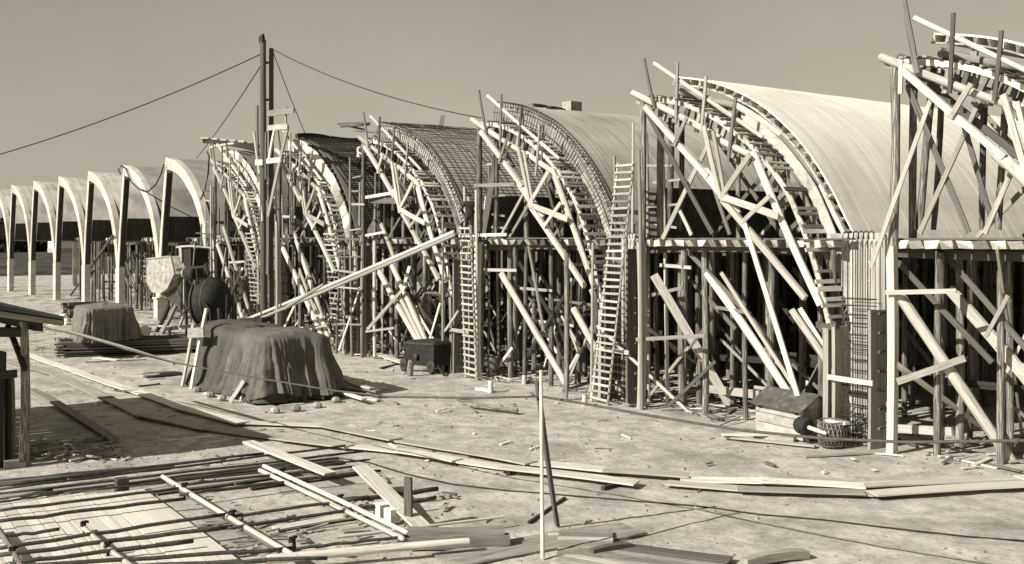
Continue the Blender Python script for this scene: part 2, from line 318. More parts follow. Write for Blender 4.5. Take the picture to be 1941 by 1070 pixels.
def far_things():
    rnd = random.Random(11)
    # field of tall crop beyond the building
    V = []; F = []; xs = [-700+i*4.0 for i in range(180)]; nb = 24
    for j in range(nb):
        for x in xs:
            y = -60+.10*(x+130)*-1; Y = 70+j*14 + (0 if j else 0)
            V.append((x, Y, 0 if j == 0 else 1.3+noise.noise(Vector((x*.11, Y*.3, 3)))*.35))
    w = len(xs)
    for j in range(nb-1):
        for i in range(w-1): F.append((j*w+i, j*w+i+1, j*w+w+i+1, j*w+w+i))
    o = build('crop_field', V, F, 'crop', None, True); tag(o, 'dark field of tall crop beyond the shed frames', 'crop', kind='stuff')
    o2 = []
    # the crop to the left of the row's end, seen between the finished frames
    V = []; F = []
    for j in range(16):
        for i in range(60):
            x = -165-j*10; y = -80+i*6; V.append((x, y, .0 if j == 0 else 1.4+noise.noise(Vector((x*.2, y*.15, 7)))*.4))
    for j in range(15):
        for i in range(59): F.append((j*60+i, j*60+60+i, j*60+61+i, j*60+i+1))
    o = build('meadow', V, F, 'crop', None, True); tag(o, 'strip of tall meadow grass at the far left', 'grass', kind='stuff')
    # trees
    def tree_mesh(sd):
        r = random.Random(sd); V = []; F = []
        for b in range(13):
            c = Vector((r.uniform(-2.6, 2.6), r.uniform(-2.6, 2.6), r.uniform(1.2, 7.6))); R = r.uniform(1.2, 2.3)
            for i in range(120):
                d_ = Vector((r.gauss(0, 1), r.gauss(0, 1), r.gauss(0, 1))).normalized(); p = c+d_*R*r.uniform(.6, 1.08); s_ = r.uniform(.2, .45)
                u = Vector((r.gauss(0, 1), r.gauss(0, 1), r.gauss(0, 1))).normalized()*s_; v = u.cross(Vector((r.gauss(0, 1), r.gauss(0, 1), r.gauss(0, 1)))).normalized()*s_
                k = len(V); V += [p-u-v, p+u-v, p+u+v, p-u+v]; F.append((k, k+1, k+2, k+3))
        return mesh_from('crown', V, F, 'leaf')
    crowns = [tree_mesh(40+i) for i in range(4)]
    TV, TF = tube_geo([(0, 0, 0), (.1, 0, 2), (0, .1, 4.5), (.1, .1, 6.5)], .22, 7)
    trunk = mesh_from('trunk', TV, TF, 'bark')
    n = 0
    for i in range(34):
        px = -30+i*13+rnd.uniform(-4, 4); dist = rnd.uniform(296, 345)
        p = PD(px, 450, dist); s_ = rnd.uniform(.75, 1.25)
        if i in (8, 9): s_ = .55
        t = thing('far_tree', 'dark leafy tree of the far tree line, %d%s counted from the left' % (i+1, 'st' if (i+1) % 10 == 1 and i != 10 else 'nd' if (i+1) % 10 == 2 and i != 11 else 'rd' if (i+1) % 10 == 3 and i != 12 else 'th'), 'tree', (p.x, p.y, 0), 'far tree line')
        for nm, me in (('trunk', trunk), ('crown', crowns[i % 4])):
            o = bpy.data.objects.new(nm, me); COL.objects.link(o); o.parent = t; o.scale = (s_*1.5, s_*1.5, s_)
    p = PD(121, 450, 285)
    h = thing('white_house', 'small white house far beyond the finished frames', 'house', (p.x, p.y, 0))
    box('wall', p.x-4.5, p.x+4.5, p.y-3, p.y+3, 2.6, 4.9, 'white', h); box('plinth', p.x-4.6, p.x+4.6, p.y-3.1, p.y+3.1, 0, 2.6, 'stone', h)
    build('roof', [(p.x-4.8, p.y-3.4, 4.9), (p.x+4.8, p.y-3.4, 4.9), (p.x+4.8, p.y+3.4, 4.9), (p.x-4.8, p.y+3.4, 4.9), (p.x-4.8, p.y, 5.6), (p.x+4.8, p.y, 5.6)], [(0, 1, 5, 4), (2, 3, 4, 5), (0, 4, 3), (1, 2, 5), (0, 3, 2, 1)], 'felt', h)
    box('chimney', p.x-.3, p.x+.3, p.y-.3, p.y+.3, 5.3, 7.4, 'white', h)
far_things()
# added dark wall far behind the props, blocks the bright ground beyond
bw_ = thing('rear_blocker', 'added dark wall blocking the bright ground far behind the timber props', 'wall', (-35, YB, 0))
box('wall', -80, 25, YB, YB+.5, 0, 5.0, 'blocker_dark', bw_)
for i in range(26): box('pier', -79+i*4, -78.5+i*4, YB-.25, YB, 0, 5.0, 'blocker_dark', bw_)
# ------------------------------------------------------------------ finished concrete bays
sofN, outN, shN = catmull(SOFFIT, 30), catmull(OUTER, 30), catmull(SHELL, 30)
def prism(name, X0, poly, y0, y1, mat, parent):          # polygon in (u, z) pushed through a depth
    n = len(poly); V = [(X0+u, y0, z) for u, z in poly]+[(X0+u, y1, z) for u, z in poly]
    F = [tuple(range(n)), tuple(range(2*n-1, n-1, -1))]+[(i, n+i, n+(i+1) % n, (i+1) % n) for i in range(n)]
    return build(name, V, F, mat, parent)
def rib(X0, y0, y1, parent, mat='concrete'):
    V = []; F = []
    for a, b in zip(sofN, outN):
        for (p, y) in ((a, y0), (b, y0), (b, y1), (a, y1)): V.append((X0+p[0], y, p[1]))
    n = len(sofN)
    for i in range(n-1):
        for q in range(4): F.append((i*4+q, i*4+4+q, i*4+4+(q+1) % 4, i*4+(q+1) % 4))
    F.append((0, 1, 2, 3)); F.append(((n-1)*4+3, (n-1)*4+2, (n-1)*4+1, (n-1)*4))
    return build('rib', V, F, mat, parent)
FIN = {6: 'rightmost', 7: 'second from the right', 8: 'third from the right', 9: 'fourth from the right', 10: 'fifth from the right', 11: 'sixth from the right', 12: 'leftmost'}
def finished(k):
    X = colx(k); rnd = random.Random(k)
    t = thing('concrete_bay', 'bare concrete arch, post and curved roof shell, %s of the stripped bays' % FIN[k], 'concrete frame', (X-1.3, YF, 0), 'finished concrete bays')
    prism('column', X, [(-1.75, -.1), (-.87, -.1), (-.85, 3.25), (-1.28, 3.25), (-1.75, 3.19)], YF, YF+.45, 'concrete', t)
    prism('post', X, [(-1.27, 3.26), (-.85, 3.26), (-.45, 6.0), (.42, 10.01), (.42, 10.83), (.16, 10.83), (-.85, 6.0)], YF+.003, YF+.43, 'concrete', t)
    prism('jamb_shade', X, [(-.845, 3.3), (-.80, 3.3), (-.40, 6.0), (.40, 9.75), (.37, 9.78), (-.445, 6.0)], YF+.05, YF+.42, 'shade_black', t)  # added dark strip, paints the shade on the post's inner side
    rib(X+.125, YF+.006, YF+.42, t)
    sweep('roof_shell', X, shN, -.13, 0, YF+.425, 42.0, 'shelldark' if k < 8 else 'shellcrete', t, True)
    prism('valley_beam', X, [(-1.72, 5.25), (-.62, 5.25), (-.62, 5.7), (-.32, 6.9), (-.62, 6.9), (-1.02, 5.62), (-1.72, 5.7)], YF+.56, 42.0, 'shade_black', t)  # beam coloured near-black to paint in the shade under the shell
    for y in (33.0, 41.5): box('column', X-1.6, X-.9, y, y+.4, -.1, 5.24, 'concrete', t)
    # the upper edge beam of the window opening
    box('edge_beam', X+.43, X+.74, YF+.56, 42.0, 10.35, 10.62, 'concrete', t)
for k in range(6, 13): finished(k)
# ------------------------------------------------------------------ timber arch centring in front of the bays under work
BAYNAME = {0: 'in the unfinished bay cut off by the right edge', 1: 'in front of the pale boarded roof', 2: 'below the weathered roof with a crate', 3: 'in front of the roof covered with steel mesh', 4: 'just right of the tall hoist mast', 5: 'behind and left of the tall hoist mast'}
def jit(p, s_=.05): return (p[0]+random.uniform(-s_, s_), p[1]+random.uniform(-s_, s_))
def centring(k):
    X = colx(k); t = thing('arch_centring', 'timber arch centring with ladder-like rungs %s' % BAYNAME[k], 'formwork', (X+.2, 24.1, 0), 'arch centrings')
    W = lambda p, y: Vector((X+p[0], y, p[1]))
    # the two curved boards and the rungs between them
    for (y0, y1) in ((24.10, 24.15), (24.72, 24.77)):
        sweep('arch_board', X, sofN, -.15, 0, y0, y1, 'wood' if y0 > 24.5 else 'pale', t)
    nr = 40
    nn = normals(sofN)
    for i in range(nr):
        s_ = min(.99, max(.01, (i+.5+random.uniform(-.28, .28))/nr)); ex_ = random.choice((0, 0, 0, .12, .2))
        if k in (0, 1, 2, 3) and random.random() < .04: continue
        p = along(sofN, s_); q = along(nn, s_); o_ = random.uniform(.03, .055)
        a = W((p[0]+q[0]*o_, p[1]+q[1]*o_), 24.02+random.uniform(-.07, .04)-ex_); b = W((p[0]+q[0]*o_, p[1]+q[1]*o_), 24.86+random.uniform(-.03, .05))
        T(t, 'rung', a, b, random.uniform(.07, .14), .045, random.choice(('pale', 'wood', 'wood', 'grey')), (q[0], 0, q[1]))
    # the pale side board behind, from mid-arch down
    if k in (0, 1, 2, 3):
        lo = [p for i, p in enumerate(sofN) if i > (9 if k < 2 else 15)]
        sweep('side_board', X, lo, 0.02, .34 if k < 2 else .3, 24.88, 24.92, 'tan' if k < 2 else 'wood', t)
    # chords and webs, twice in depth
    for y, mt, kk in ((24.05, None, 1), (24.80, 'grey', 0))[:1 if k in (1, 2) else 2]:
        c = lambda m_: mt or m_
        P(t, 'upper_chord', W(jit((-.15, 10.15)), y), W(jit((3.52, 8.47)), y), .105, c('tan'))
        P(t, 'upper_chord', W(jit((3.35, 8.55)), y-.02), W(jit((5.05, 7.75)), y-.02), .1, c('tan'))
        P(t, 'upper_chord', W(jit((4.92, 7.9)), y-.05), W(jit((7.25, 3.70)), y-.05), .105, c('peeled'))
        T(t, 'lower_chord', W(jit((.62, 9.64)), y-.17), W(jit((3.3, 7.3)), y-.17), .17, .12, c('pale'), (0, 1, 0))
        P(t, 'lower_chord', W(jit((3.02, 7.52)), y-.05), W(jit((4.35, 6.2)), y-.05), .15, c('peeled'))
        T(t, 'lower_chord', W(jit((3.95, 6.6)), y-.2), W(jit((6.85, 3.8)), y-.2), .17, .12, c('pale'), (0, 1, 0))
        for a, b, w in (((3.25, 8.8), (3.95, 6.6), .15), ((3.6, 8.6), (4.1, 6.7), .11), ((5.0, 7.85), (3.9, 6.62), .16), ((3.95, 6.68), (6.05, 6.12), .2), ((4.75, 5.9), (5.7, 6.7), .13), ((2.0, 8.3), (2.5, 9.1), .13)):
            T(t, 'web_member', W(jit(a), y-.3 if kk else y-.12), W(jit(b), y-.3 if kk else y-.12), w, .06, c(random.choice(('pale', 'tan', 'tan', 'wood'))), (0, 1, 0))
    # blocks that carry the curved boards on the chords
    for s_ in (.03, .08, .13, .18, .23, .28, .34, .40, .47, .55, .63, .72):
        p = along(sofN, s_); q = along(nn, s_)
        for y in (24.2, 24.66):
            a = (p[0]-q[0]*.16, p[1]-q[1]*.16); b = (p[0]-q[0]*random.uniform(.55, .8), p[1]-q[1]*random.uniform(.6, .85))
            T(t, 'block', W(a, y), W(b, y), .13, .1, random.choice(('wood', 'wood', 'grey')), (0, 1, 0))
    # guard log above the arch and its uprights, the long spike at the head
    P(t, 'guard_log', W(jit((.9, 11.0)), 24.0), W(jit((5.3, 8.32)), 24.0), .066, 'peeled')
    for a, b in (((1.95, 10.85), (1.9, 9.0)), ((3.2, 10.3), (3.0, 8.7)), ((4.35, 9.55), (4.1, 7.75))):
        T(t, 'upright', W(jit(a), 23.9), W(jit(b), 23.9), .1, .05, random.choice(('wood', 'grey')), (0, 1, 0))
    T(t, 'spike', W((.55, 11.2 if k else 12.0), 23.85), W((1.05, 9.55), 23.85), .1 if k else .16, .05, 'grey', (0, 1, 0))
    # poles that carry the head
    for (u, y, r) in ((.2, 24.1, .115), (.28, 24.85, .1)):
        P(t, 'head_pole', W((u, 5.3), y), W((u+.04, 9.95), y), r, 'bark')
    T(t, 'head_block', W((-.05, 9.92), 24.35), W((.55, 9.84), 24.35), .5, .14, 'wood')
    # squared post at the front, short post and saddle at the foot of the arch
    T(t, 'front_post', W((.16, -.1), 24.1), W((.16, 5.32), 24.1), .21, .19, 'pale' if k != 3 else 'wood', (0, 1, 0))
    for y in (24.15, 24.75): T(t, 'foot_post', W((7.35, -.1), y), W((7.35, 3.05), y), .17, .15, 'wood', (0, 1, 0))
    T(t, 'saddle', W((7.0, 3.12), 24.2), W((7.65, 3.12), 24.2), .16, .16, 'grey'); T(t, 'saddle', W((7.0, 3.12), 24.72), W((7.65, 3.12), 24.72), .16, .16, 'grey')
    return t
for k in range(6): centring(k)
# ------------------------------------------------------------------ scaffold below and above the working deck
SCAF = {0: 'at the right edge with a huge peeled strut', 1: 'with white rakers behind the little roofed box', 2: 'between the two tall ladders', 3: 'behind the dark wheeled tank', 4: 'behind the large tarpaulin heap', 5: 'between the mixer and the hoist mast', 6: 'under the rightmost stripped arch', 7: 'under the arch with the leaning ladder', 8: 'under the third stripped arch from the right', 9: 'under the fourth stripped arch from the right'}
SCT = {}
def scaffold(k):
    X = colx(k); rnd = random.Random(60+k); t = thing('prop_scaffold', 'timber deck on bark-covered props %s' % SCAF[k], 'scaffold', (X+4, 25, 0), 'prop scaffolds'); SCT[k] = t
    full = k <= 5
    rows = [24.95, 26.3, 27.9, 29.6, 31.6, 33.8, 36.4, 39.2, 42.5, 46, 50, 54] if full else [26.2, 28.0, 30.0, 32.5, 35, 38]
    us = [.95, 2.3, 3.65, 5.0, 6.35, 7.4]
    umax = 7.6 if k else 8.0
    for j, y in enumerate(rows):
        for u in us:
            if rnd.random() < .06: continue
            uu, yy = u+rnd.uniform(-.25, .25), y+rnd.uniform(-.3, .3); ln = rnd.uniform(-.06, .06)
            P(t, 'prop', (X+uu, yy, -.1), (X+uu+ln, yy+rnd.uniform(-.05, .05), 5.15), rnd.uniform(.075, .115), 'bark')
        T(t, 'ledger', (X-.2, y, 5.09), (X+umax, y, 5.09), .12, .24, rnd.choice(('dark', 'grey')) if j else 'grey', (0, 0, 1))
        if j in (1, 3, 5, 7, 9): T(t, 'rail', (X+.2, y+.12, 1.55+rnd.uniform(-.2, .3)), (X+7.6, y+.12, 1.55+rnd.uniform(-.2, .3)), .08, .2, 'dark', (0, 0, 1))
        if j < 9 and not (k < 2 and j == 0):
            for q in range((2 if j < 4 else 1) if k > 1 else 1):
                u0 = rnd.uniform(.2, 3.5); dr = rnd.choice((1, 1, -1)); z0, z1 = rnd.uniform(3.8, 5), rnd.uniform(.5, 1.8)
                T(t, 'brace', (X+u0, y-.14, z0 if dr > 0 else z1), (X+u0+rnd.uniform(3, 4.2), y-.14, z1 if dr > 0 else z0), .15, .045, rnd.choice(('grey', 'dark', 'dark')), (0, 1, 0))
        if full and j % 2 == 0 and j < 8:
            u0 = rnd.uniform(.5, 6.5); T(t, 'brace', (X+u0, y, .4), (X+u0+rnd.uniform(-.3, .3), y+3, 4.4), .14, .045, 'grey', (1, 0, 0))
    # joists with their pale sawn ends towards the front
    st, w = (.43, .39) if k == 0 else (.47, .27)
    u = .35; y0 = 24.22 if full else 25.7
    while u < umax:
        yy = y0+rnd.uniform(-.04, .05)
        T(t, 'joist', (X+u, yy, 5.315), (X+u, YB-3 if full else 40, 5.315), w*rnd.uniform(.85, 1.05), .2*rnd.uniform(.9, 1.05), ('pale' if rnd.random() < .8 else 'wood') if k < 2 else rnd.choice(('pale', 'wood', 'grey', 'grey')) if k < 6 else rnd.choice(('pale', 'grey', 'dark'))); u += st
    if full:
        for i in range(13):
            T(t, 'deck_board', (X-.3+rnd.uniform(-.2, .2), 24.5+i*.31, 5.452), (X+umax+rnd.uniform(-.2, .3), 24.5+i*.31, 5.452), .29, .04, 'grey')
        o = box('deck', X-.3, X+umax+.2, 24.5+13*.31, YB-2, 5.435, 5.475, 'grey', t)
    else:
        box('deck', X-.2, X+7.4, 25.9, 40, 5.435, 5.475, 'grey', t)
    if full:                               # poles standing on the deck under the roof formwork
        for j, y in enumerate([25.35, 27.3, 29.7, 32.5, 36, 40, 45]):
            for u in ([.85, 1.5, 3.2, 4.6, 5.9, 6.7] if k > 1 or j == 2 else [3.2, 4.6, 5.9, 6.7]):
                uu = u+rnd.uniform(-.2, .2); zt = at_u(shN, uu)-.35
                if zt > 5.9: P(t, 'deck_pole', (X+uu, y+rnd.uniform(-.2, .2), 5.47), (X+uu+rnd.uniform(-.1, .1), y, zt), rnd.uniform(.07, .1), 'bark')
            if (1 if k < 2 else 0) <= j < 3:
                for (a, b) in (((.3, 9.3), (3.6, 5.5)), ((3.4, 8.2), (.6, 5.5)), ((2.6, 8.5), (4.0, 5.5)), ((5.4, 7.2), (3.4, 5.5)))[:2 if k < 2 else 4]:
                    a, b = jit(a, .15), (b[0]+rnd.uniform(-.2, .2), b[1])
                    T(t, 'brace', (X+a[0], y-.15, a[1]), (X+b[0], y-.15, b[1]), .13, .05, rnd.choice(('grey', 'wood', 'grey')), (0, 1, 0))
    return t
for k in range(10): scaffold(k)
# rakers, struts and boards of the single bays, read off the photograph on their own planes: (kind, bay, x0, y0, Y0, x1, y1, Y1 or None for the ground, width, material)
MEM = [
 ('T', 0, 1704, 559, 24.3, 1920, 879, None, .34, 'peeled'), ('T', 0, 1801, 550, 26.0, 1960, 735, 25.4, .34, 'pale'), ('P', 0, 1700, 692, 23.9, 1898, 838, None, .09, 'peeled'),
 ('T', 0, 1889, 469, 24.2, 1937, 830, None, .18, 'pale'), ('T', 0, 1679, 555, 23.95, 1812, 552, 24.2, .14, 'pale'), ('T', 0, 1700, 724, 23.95, 1829, 679, 24.8, .2, 'wood'),
 ('T', 0, 1702, 813, 25.2, 1805, 819, 25.0, .26, 'pale'), ('T', 0, 1702, 497, 24.7, 1881, 688, 24.8, .17, 'grey'), ('T', 0, 1786, 477, 25.2, 1950, 668, 25.2, .17, 'grey'),
 ('T', 0, 1764, 189, 24.0, 1650, 508, 23.7, .13, 'pale'), ('T', 0, 1719, 161, 24.3, 1835, 441, 24.6, .17, 'grey'), ('T', 0, 1850, 206, 24.4, 1743, 443, 24.5, .15, 'wood'),
 ('T', 0, 1820, 215, 25.2, 1878, 413, 25.2, .15, 'grey'), ('T', 0, 1936, 284, 24.6, 1866, 443, 24.6, .15, 'wood'), ('T', 0, 1707, 114, 23.95, 1706, 178, 23.95, .14, 'pale'),
 ('P', 0, 1769, 146, 25.0, 1743, 436, 25.0, .11, 'bark'), ('P', 0, 1784, 180, 25.6, 1769, 436, 25.6, .09, 'bark'), ('P', 0, 1866, 180, 26.4, 1861, 436, 26.4, .1, 'bark'), ('P', 0, 1906, 193, 26.0, 1891, 436, 26.0, .11, 'bark'),
 ('P', 0, 1782, 478, 24.6, 1782, 849, None, .11, 'bark'), ('P', 0, 1838, 478, 25.4, 1838, 834, None, .1, 'bark'),
 ('T', 1, 1239, 522, 24.2, 1387, 777, None, .32, 'pale'), ('T', 1, 1340, 519, 24.9, 1521, 789, 24.5, .3, 'peeled'), ('T', 1, 1367, 518, 24.3, 1542, 792, 24.3, .13, 'pale'), ('T', 1, 1408, 416, 23.75, 1524, 792, 24.0, .18, 'pale'),
 ('T', 1, 1500, 588, 24.4, 1640, 800, 24.9, .24, 'peeled'), ('T', 1, 1516, 585, 24.6, 1650, 800, 25.2, .16, 'pale'), ('P', 1, 1132, 618, 23.9, 1306, 783, None, .07, 'peeled'), ('P', 1, 1223, 620, 24.6, 1384, 734, None, .08, 'peeled'),
 ('T', 1, 1206, 644, 23.95, 1336, 637, 24.1, .14, 'wood'), ('T', 1, 1251, 503, 24.8, 1310, 508, 24.8, .13, 'pale'), ('T', 1, 1234, 560, 24.5, 1292, 546, 24.6, .13, 'wood'),
 ('T', 1, 1301, 475, 24.8, 1460, 641, 24.9, .17, 'grey'), ('T', 1, 1304, 527, 25.6, 1394, 624, 25.6, .17, 'grey'), ('T', 1, 1225, 211, 24.0, 1350, 443, 24.4, .17, 'grey'), ('T', 1, 1340, 278, 24.5, 1256, 453, 24.3, .17, 'wood'),
 ('T', 1, 1348, 342, 24.6, 1383, 445, 24.6, .14, 'grey'), ('P', 1, 1272, 224, 25.0, 1266, 438, 25.0, .12, 'bark'), ('P', 1, 1292, 220, 25.5, 1289, 438, 25.5, .1, 'bark'), ('T', 1, 1288, 400, 24.3, 1310, 446, 24.3, .13, 'pale'),
 ('T', 1, 1320, 735, 26.5, 1462, 752, 25.2, .3, 'pale'), ('P', 1, 1296, 475, 24.7, 1296, 765, None, .12, 'bark'), ('P', 1, 1348, 475, 25.1, 1348, 757, None, .11, 'bark'),
 ('T', 2, 950, 519, 24.3, 1072, 728, 24.9, .3, 'peeled'), ('T', 2, 1087, 585, 24.4, 1178, 748, 24.6, .28, 'peeled'), ('T', 2, 1001, 467, 24.2, 1030, 628, 24.0, .15, 'wood'), ('T', 2, 1051, 632, 24.2, 1070, 705, None, .15, 'pale'),
 ('T', 2, 1082, 531, 24.1, 1084, 708, None, .15, 'pale'), ('P', 2, 1073, 480, 23.0, 1073, 760, None, .09, 'bark'), ('T', 2, 994, 363, 24.0, 948, 449, 24.2, .14, 'wood'), ('T', 2, 946, 270, 25.0, 917, 442, 24.9, .42, 'grey'),
 ('T', 2, 898, 352, 24.0, 976, 350, 24.4, .16, 'wood'), ('T', 2, 917, 512, 24.3, 979, 513, 24.6, .14, 'pale'), ('T', 2, 870, 447, 24.0, 960, 445, 24.0, .14, 'pale'), ('P', 2, 977, 470, 24.6, 977, 712, None, .11, 'bark'),
 ('T', 3, 717, 513, 24.2, 818, 693, 24.3, .3, 'pale'), ('T', 3, 742, 502, 24.3, 826, 694, 24.3, .28, 'pale'), ('T', 3, 755, 560, 24.2, 822, 694, 24.2, .24, 'tan'), ('T', 3, 696, 625, 23.8, 771, 540, 24.1, .18, 'wood'), ('T', 3, 762, 555, 24.0, 776, 505, 24.2, .16, 'pale'),
 ('P', 3, 710, 457, 24.0, 710, 681, None, .1, 'peeled'), ('P', 3, 840, 535, 24.2, 840, 655, None, .2, 'peeled'), ('T', 3, 813, 648, 24, 834, 575, 24.2, .1, 'pale'), ('T', 3, 693, 629, 23.8, 747, 622, 24.1, .12, 'wood'), ('T', 3, 843, 628, 23.9, 868, 590, 23.9, .12, 'pale'),
 ('T', 3, 690, 375, 24.0, 745, 366, 24.2, .16, 'pale'), ('T', 3, 722, 425, 24.2, 750, 500, 24.2, .24, 'wood'), ('T', 3, 690, 447, 24.0, 730, 440, 24.0, .12, 'pale'), ('T', 3, 690, 380, 24.3, 780, 382, 24.3, .3, 'grey'),
 ('T', 4, 535, 470, 24.1, 617, 656, 24.2, .3, 'pale'), ('T', 4, 555, 438, 24.2, 626, 655, 24.3, .32, 'tan'), ('T', 4, 566, 510, 24.1, 597, 590, 24.0, .2, 'wood'), ('T', 4, 583, 520, 23.9, 545, 620, None, .14, 'pale'), ('T', 4, 530, 640, 23.4, 560, 575, 23.8, .12, 'pale'),
 ('T', 4, 568, 622, 23.8, 620, 618, 24.0, .12, 'wood'), ('T', 4, 597, 575, 24.3, 640, 662, None, .2, 'pale'), ('T', 4, 642, 665, 23.6, 682, 545, 24.0, .1, 'pale'), ('T', 4, 530, 410, 24.2, 560, 412, 24.2, .14, 'pale'), ('T', 4, 560, 440, 24.2, 590, 405, 24.4, .14, 'grey'),
 ('T', 5, 411, 463, 24.1, 468, 630, 24.1, .3, 'tan'), ('T', 5, 423, 430, 24.2, 484, 626, 24.2, .28, 'wood'), ('T', 5, 432, 567, 23.9, 460, 508, 24.1, .16, 'pale'), ('T', 5, 415, 560, 24, 428, 470, 24, .12, 'wood'), ('T', 5, 434, 498, 24.2, 464, 496, 24.2, .14, 'pale'),
]
for (kd, k, x0, y0, Y0, x1, y1, Y1, w, mt) in MEM:
    w *= .84
    a = PY(x0, y0, Y0); b = G(x1, y1, -.05) if Y1 is None else PY(x1, y1, Y1)
    nm = ('raker' if Y1 is None or w > .2 else 'brace') if kd == 'T' else ('prop' if abs(x0-x1) < 15 and Y1 is None else 'pole')
    if kd == 'T' and (mt == 'peeled' or (Y1 is None and w >= .28 and k < 3)): P(SCT[k], nm, a, b, w*.5, 'peeled' if mt in ('peeled', 'pale') else mt)
    elif kd == 'T': T(SCT[k], nm, a, b, w, max(.05, w*.38), mt, (b-a).cross(Vector((0, 0, 1))))
    else: P(SCT[k], nm, a, b, w, mt)
# ------------------------------------------------------------------ roof formwork and steel on the bays under work
ROOF = {0: ('sheath', 'boarded roof formwork seen from below at the upper right corner'), 1: ('sheath', 'large pale curved roof of fresh boards'), 2: ('sheath2', 'weathered grey curved roof boards with a ladder leaning on them'), 3: ('sheath2', 'curved roof boards covered with a dark steel mesh'), 4: ('sheath3', 'dark curved roof right of the hoist mast'), 5: ('sheath3', 'dark curved roof with white planks lying across its crest')}
ROOFO = {}
def roof(k):
    X = colx(k); mt, lab = ROOF[k]; t = thing('roof_formwork', lab, 'roof formwork', (X+4, 25, 0), 'roof formworks'); ROOFO[k] = t; rnd = random.Random(80+k)
    nn = normals(shN); V = []; F = []; y = 25.0 if k < 4 else 24.75; n = len(shN)
    while y < YB:
        w = rnd.uniform(.2, .3); o1 = rnd.uniform(-.002, .002); b = len(V); cut = 0
        for (u, z), (nx, nz) in zip(shN, nn):
            for (o_, yy) in ((-.05, y), (o1, y), (o1, y+w-.002), (-.05, y+w-.002)): V.append((X+u+nx*o_, yy, z+nz*o_))
        for i in range(n-1):
            for q in range(4): F.append((b+i*4+q, b+i*4+4+q, b+i*4+4+(q+1) % 4, b+i*4+(q+1) % 4))
        F.append((b, b+1, b+2, b+3)); F.append((b+(n-1)*4+3, b+(n-1)*4+2, b+(n-1)*4+1, b+(n-1)*4)); y += w
    o = build('sheathing', V, F, mt, t); tag(o, kind='stuff')
    ye = 25.0 if k < 4 else 24.75
    sweep('edge_lath', X, shN, -.27, -.225, ye-.02, ye+.1, 'pale' if k < 2 else 'wood', t)
    for i in range(25):
        s_ = (i+.3)/25; p = along(shN, s_); q = along(nn, s_); c = (p[0]-q[0]*.137, p[1]-q[1]*.137)
        T(t, 'purlin', (X+c[0], ye-.03+rnd.uniform(-.03, .02), c[1]), (X+c[0], YB-.2, c[1]), .06, .165, 'pale' if k < 2 else 'wood', (q[0], 0, q[1]))
    # straight rafters of logs below
    for y in (25.45, 27.4, 29.9, 33, 37, 42):
        pts = [along(shN, s_) for s_ in (.0, .25, .48, .7, .88)]
        for a, b in zip(pts, pts[1:]):
            P(t, 'rafter', (X+a[0]-.25, y, a[1]-.62), (X+b[0]-.25, y, b[1]-.62), .12, rnd.choice(('peeled', 'bark')))
    if k in (0, 1):
        for y in (25.2,):
            for s0, s1, mt2 in ((.02, .3, 'wood'), (.28, .5, 'peeled'), (.5, .72, 'wood'), (.72, .95, 'pale')):
                a, b = along(shN, s0), along(shN, s1); P(t, 'rafter', (X+a[0]-.1, y, a[1]-.45), (X+b[0]-.1, y, b[1]-.45), .11, mt2)
            for s_ in (.12, .3, .46, .62, .8):
                a = along(shN, s_); q = along(nn, s_); T(t, 'strut', (X+a[0]-q[0]*.3, y, a[1]-q[1]*.3), (X+a[0]-q[0]*1.3, y, a[1]-q[1]*1.3), .16, .08, 'wood', (0, 1, 0))
    # the box of the valley gutter at the left foot of the bay
    if k: prism('gutter_form', X, [(-1.45, 5.35), (-.1, 5.35), (-.1, 5.9), (-.25, 6.6), (-.1, 7.15), (-.65, 7.15), (-.8, 6.3), (-1.45, 5.75)], 25.1, YB, 'grey', t)
    if k in (1, 2): T(t, 'gutter_board', (X-.66, 25.05, 7.15), (X-.82, 25.05, 6.25), .06, .04, 'pale', (0, 1, 0))
for k in range(6): roof(k)
def cage(k, mt_back, dy=0.0):              # reinforcement of the edge rib
    X = colx(k); t = thing('rib_reinforcement', {2: 'steel cage of hoops curving along the edge of the weathered boarded roof', 3: 'steel cage of hoops curving along the edge of the mesh-covered roof'}[k], 'reinforcement', (X+4, 24.6, 5), 'rib steel cages')
    nn = normals(shN); y0, y1 = 24.45, 24.93
    sweep('edge_form', X, shN[:27], -.82, -.02, 24.94, 24.975, mt_back, t)
    for o_, y in ((.07, y0), (.07, y1), (-.78, y0), (-.78, y1), (.07, .5*(y0+y1)), (-.35, y0)):
        pts = [(X+p[0]+q[0]*o_, y, p[1]+q[1]*o_) for p, q in zip(shN[:28], nn[:28])]; tube('long_bar', pts, .016, 'steel', t, 5)
    n = 50
    for i in range(n):
        s_ = (i+.5)/n*.9; p = along(shN, s_); q = along(nn, s_); l_ = random.uniform(-.05, .05)
        f = lambda o_, y: (X+p[0]+q[0]*o_+l_*(o_), y, p[1]+q[1]*o_)
        tube('hoop', [f(.09, y1), f(.09, y0), f(-.8, y0), f(-.8, y1), f(.09, y1)], .010, 'steel', t, 4)
    return t
cage(2, 'tan'); cage(3, 'pale')
